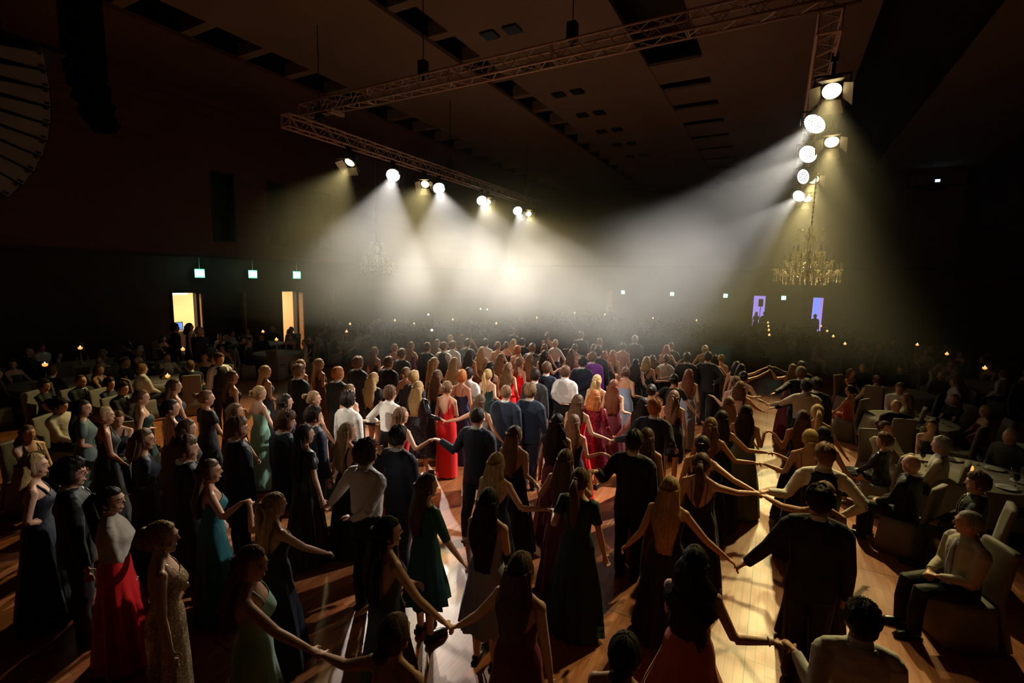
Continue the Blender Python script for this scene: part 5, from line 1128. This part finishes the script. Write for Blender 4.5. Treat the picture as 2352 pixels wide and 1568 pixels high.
for ti in order:
    x, y, tall, zone, px, py = tabs[ti]; k = cnt.get(zone, 0); cnt[zone] = k+1; D = math.hypot(x, y)
    zn = {'left': 'left side', 'right': 'right side', 'back': 'rear'}[zone]; ph = ORD[min(k, 19)]+' '+zn+' table'
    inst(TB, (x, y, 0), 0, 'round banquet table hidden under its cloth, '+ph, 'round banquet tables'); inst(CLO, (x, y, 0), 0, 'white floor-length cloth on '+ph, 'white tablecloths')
    CLO['category'] = 'tablecloth'
    inst(CT if tall else CL_, (x, y, .743), 0, ('burning candle in a tall stand on ' if tall else 'small burning tea light on ')+ph, 'candles on the tables')
    ns = 7
    for q in range(ns):
        a = 2*PI*q/ns+k*.7; sx, sy = x+1.12*math.cos(a), y+1.12*math.sin(a)
        if not clear(sx, sy, .62) or not clear2(sx, sy, .75) or sx < WX+.5 or sy > YB-.6: continue
        if any(math.hypot(sx-t2[0], sy-t2[1]) < 1.0 for j, t2 in enumerate(tabs) if j != ti): continue
        GP.append((sx, sy)); v1 = np.array([x-sx, y-sy]); v1 /= np.linalg.norm(v1); v2 = STAGE-np.array([sx, sy]); v2 /= np.linalg.norm(v2)
        v = v1*.9+v2*.6; yw = math.atan2(v[1], v[0])-PI/2; nrm = math.hypot(x, y); ux, uy = -x/nrm, -y/nrm
        an = math.degrees(math.atan2((sx-x)*(-uy)+(sy-y)*ux, (sx-x)*ux+(sy-y)*uy)) % 360
        sp = ['near side', 'near right', 'right side', 'far right', 'far side', 'far left', 'left side', 'near left'][int((an+22.5)//45) % 8]
        gi += 1; ko, txt = SEATED[(gi*7+k*3) % len(SEATED)]
        inst(CH, (sx-v[0]*.05, sy-v[1]*.05, 0), yw, 'white covered chair at the %s of %s' % (sp, ph), 'white covered banquet chairs')
        if (gi*5) % 9: inst(ko, (sx, sy, 0), yw, 'seated person in %s, %s of %s' % (txt, sp, ph), 'guests seated at the candlelit tables')
        if D < 16:
            inst(GL, (x+.55*math.cos(a+.2), y+.55*math.sin(a+.2), .743), 0, 'wine glass at the %s of %s' % (sp, ph), 'wine glasses on the tables')
            if D < 11: inst(PL, (x+.58*math.cos(a-.15), y+.58*math.sin(a-.15), .743), 0, 'white plate at the %s of %s' % (sp, ph), 'plates on the tables')
for o, nm in [(CH, 0), (CL_, 0), (CT, 0)]+[(s_[0], 0) for s_ in SEATED]:
    assert o.name in USED, o.name
# small white phone lights held up among the rear guests
M_phone = mat('phone_light', (.9, .9, .9), emit=(1., 1., .95), es=25)
for px, py, lb in ((992, 758, 'bright white phone light at the head of the left rows'), (984, 722, 'small white light in the haze left of the rear'), (695, 714, 'small white light right of the second lit doorway'), (1104, 709, 'tiny white light, left of a pair in the haze'), (1119, 710, 'tiny white light, right of a pair in the haze'), (1174, 481, None)):
    if lb is None: continue
    p = atz(px, py, 1.75); o = MB().ell((0, 0, 0), (.035, .035, .035), 8, 6).build('phone_light', M_phone); o.location = p; o['label'] = lb; o['category'] = 'light'; 
# ------------------------------------------------------------------ stage haze
def haze(name, bb, dens, label, g=.55, col=(1, 1, 1)):
    m = bpy.data.materials.new(name); m.use_nodes = True; nt = m.node_tree; nt.nodes.clear(); o_ = nt.nodes.new('ShaderNodeOutputMaterial')
    v = nt.nodes.new('ShaderNodeVolumeScatter'); v.inputs['Density'].default_value = dens; v.inputs['Anisotropy'].default_value = g; v.inputs['Color'].default_value = (*col, 1)
    nt.links.new(v.outputs[0], o_.inputs['Volume']); m.cycles.homogeneous_volume = True
    o = MB().box(*bb).build(name, m); o['kind'] = 'stuff'; o['label'] = label; o['category'] = 'haze'
    return o
haze('thin_stage_haze', (-18.8, 5.5, 7.2, 33, 2.4, 8.9), .0075, 'thin even stage haze filling the air under the rig')
def cloud(c, r, dens, label):
    m = bpy.data.materials.new('haze_cloud'); m.use_nodes = True; nt = m.node_tree; nt.nodes.clear(); N = nt.nodes.new; L = nt.links.new; o_ = N('ShaderNodeOutputMaterial')
    v = N('ShaderNodeVolumeScatter'); v.inputs['Anisotropy'].default_value = .5; L(v.outputs[0], o_.inputs['Volume'])
    tc = N('ShaderNodeTexCoord'); ln = N('ShaderNodeVectorMath'); ln.operation = 'LENGTH'
    dv = N('ShaderNodeVectorMath'); dv.operation = 'DIVIDE'; dv.inputs[1].default_value = r; L(tc.outputs['Object'], dv.inputs[0]); L(dv.outputs[0], ln.inputs[0])
    mr = N('ShaderNodeMapRange'); mr.interpolation_type = 'SMOOTHSTEP'; mr.inputs[1].default_value = 1.; mr.inputs[2].default_value = .15; mr.inputs[3].default_value = 0; mr.inputs[4].default_value = dens; L(ln.outputs['Value'], mr.inputs[0])
    nz = N('ShaderNodeTexNoise'); nz.inputs['Scale'].default_value = .55; nz.inputs['Detail'].default_value = 2; L(tc.outputs['Object'], nz.inputs[0])
    m2 = N('ShaderNodeMapRange'); m2.inputs[1].default_value = .35; m2.inputs[2].default_value = .65; m2.inputs[3].default_value = .45; m2.inputs[4].default_value = 1.5; L(nz.outputs[0], m2.inputs[0])
    mu = N('ShaderNodeMath'); mu.operation = 'MULTIPLY'; L(mr.outputs[0], mu.inputs[0]); L(m2.outputs[0], mu.inputs[1]); L(mu.outputs[0], v.inputs['Density'])
    o = MB().ell((0, 0, 0), r, 24, 12).build('haze_cloud', m, None, True); o.location = c
    o['kind'] = 'stuff'; o['label'] = label; o['category'] = 'haze'
cy.volume_step_rate = 1.0; cy.volume_max_steps = 64
cloud((-8.0, 10.2, 3.5), (4.6, 5.0, 2.6), .050, 'drift of thicker haze under the first two left lamps')
cloud((-6.8, 14.2, 3.6), (3.9, 5.2, 2.5), .058, 'drift of thicker haze under the middle of the left truss')
cloud((-3.0, 11.6, 3.4), (2.9, 4.6, 2.3), .10, 'bright bank of haze in the right hand beams')
run_jobs()
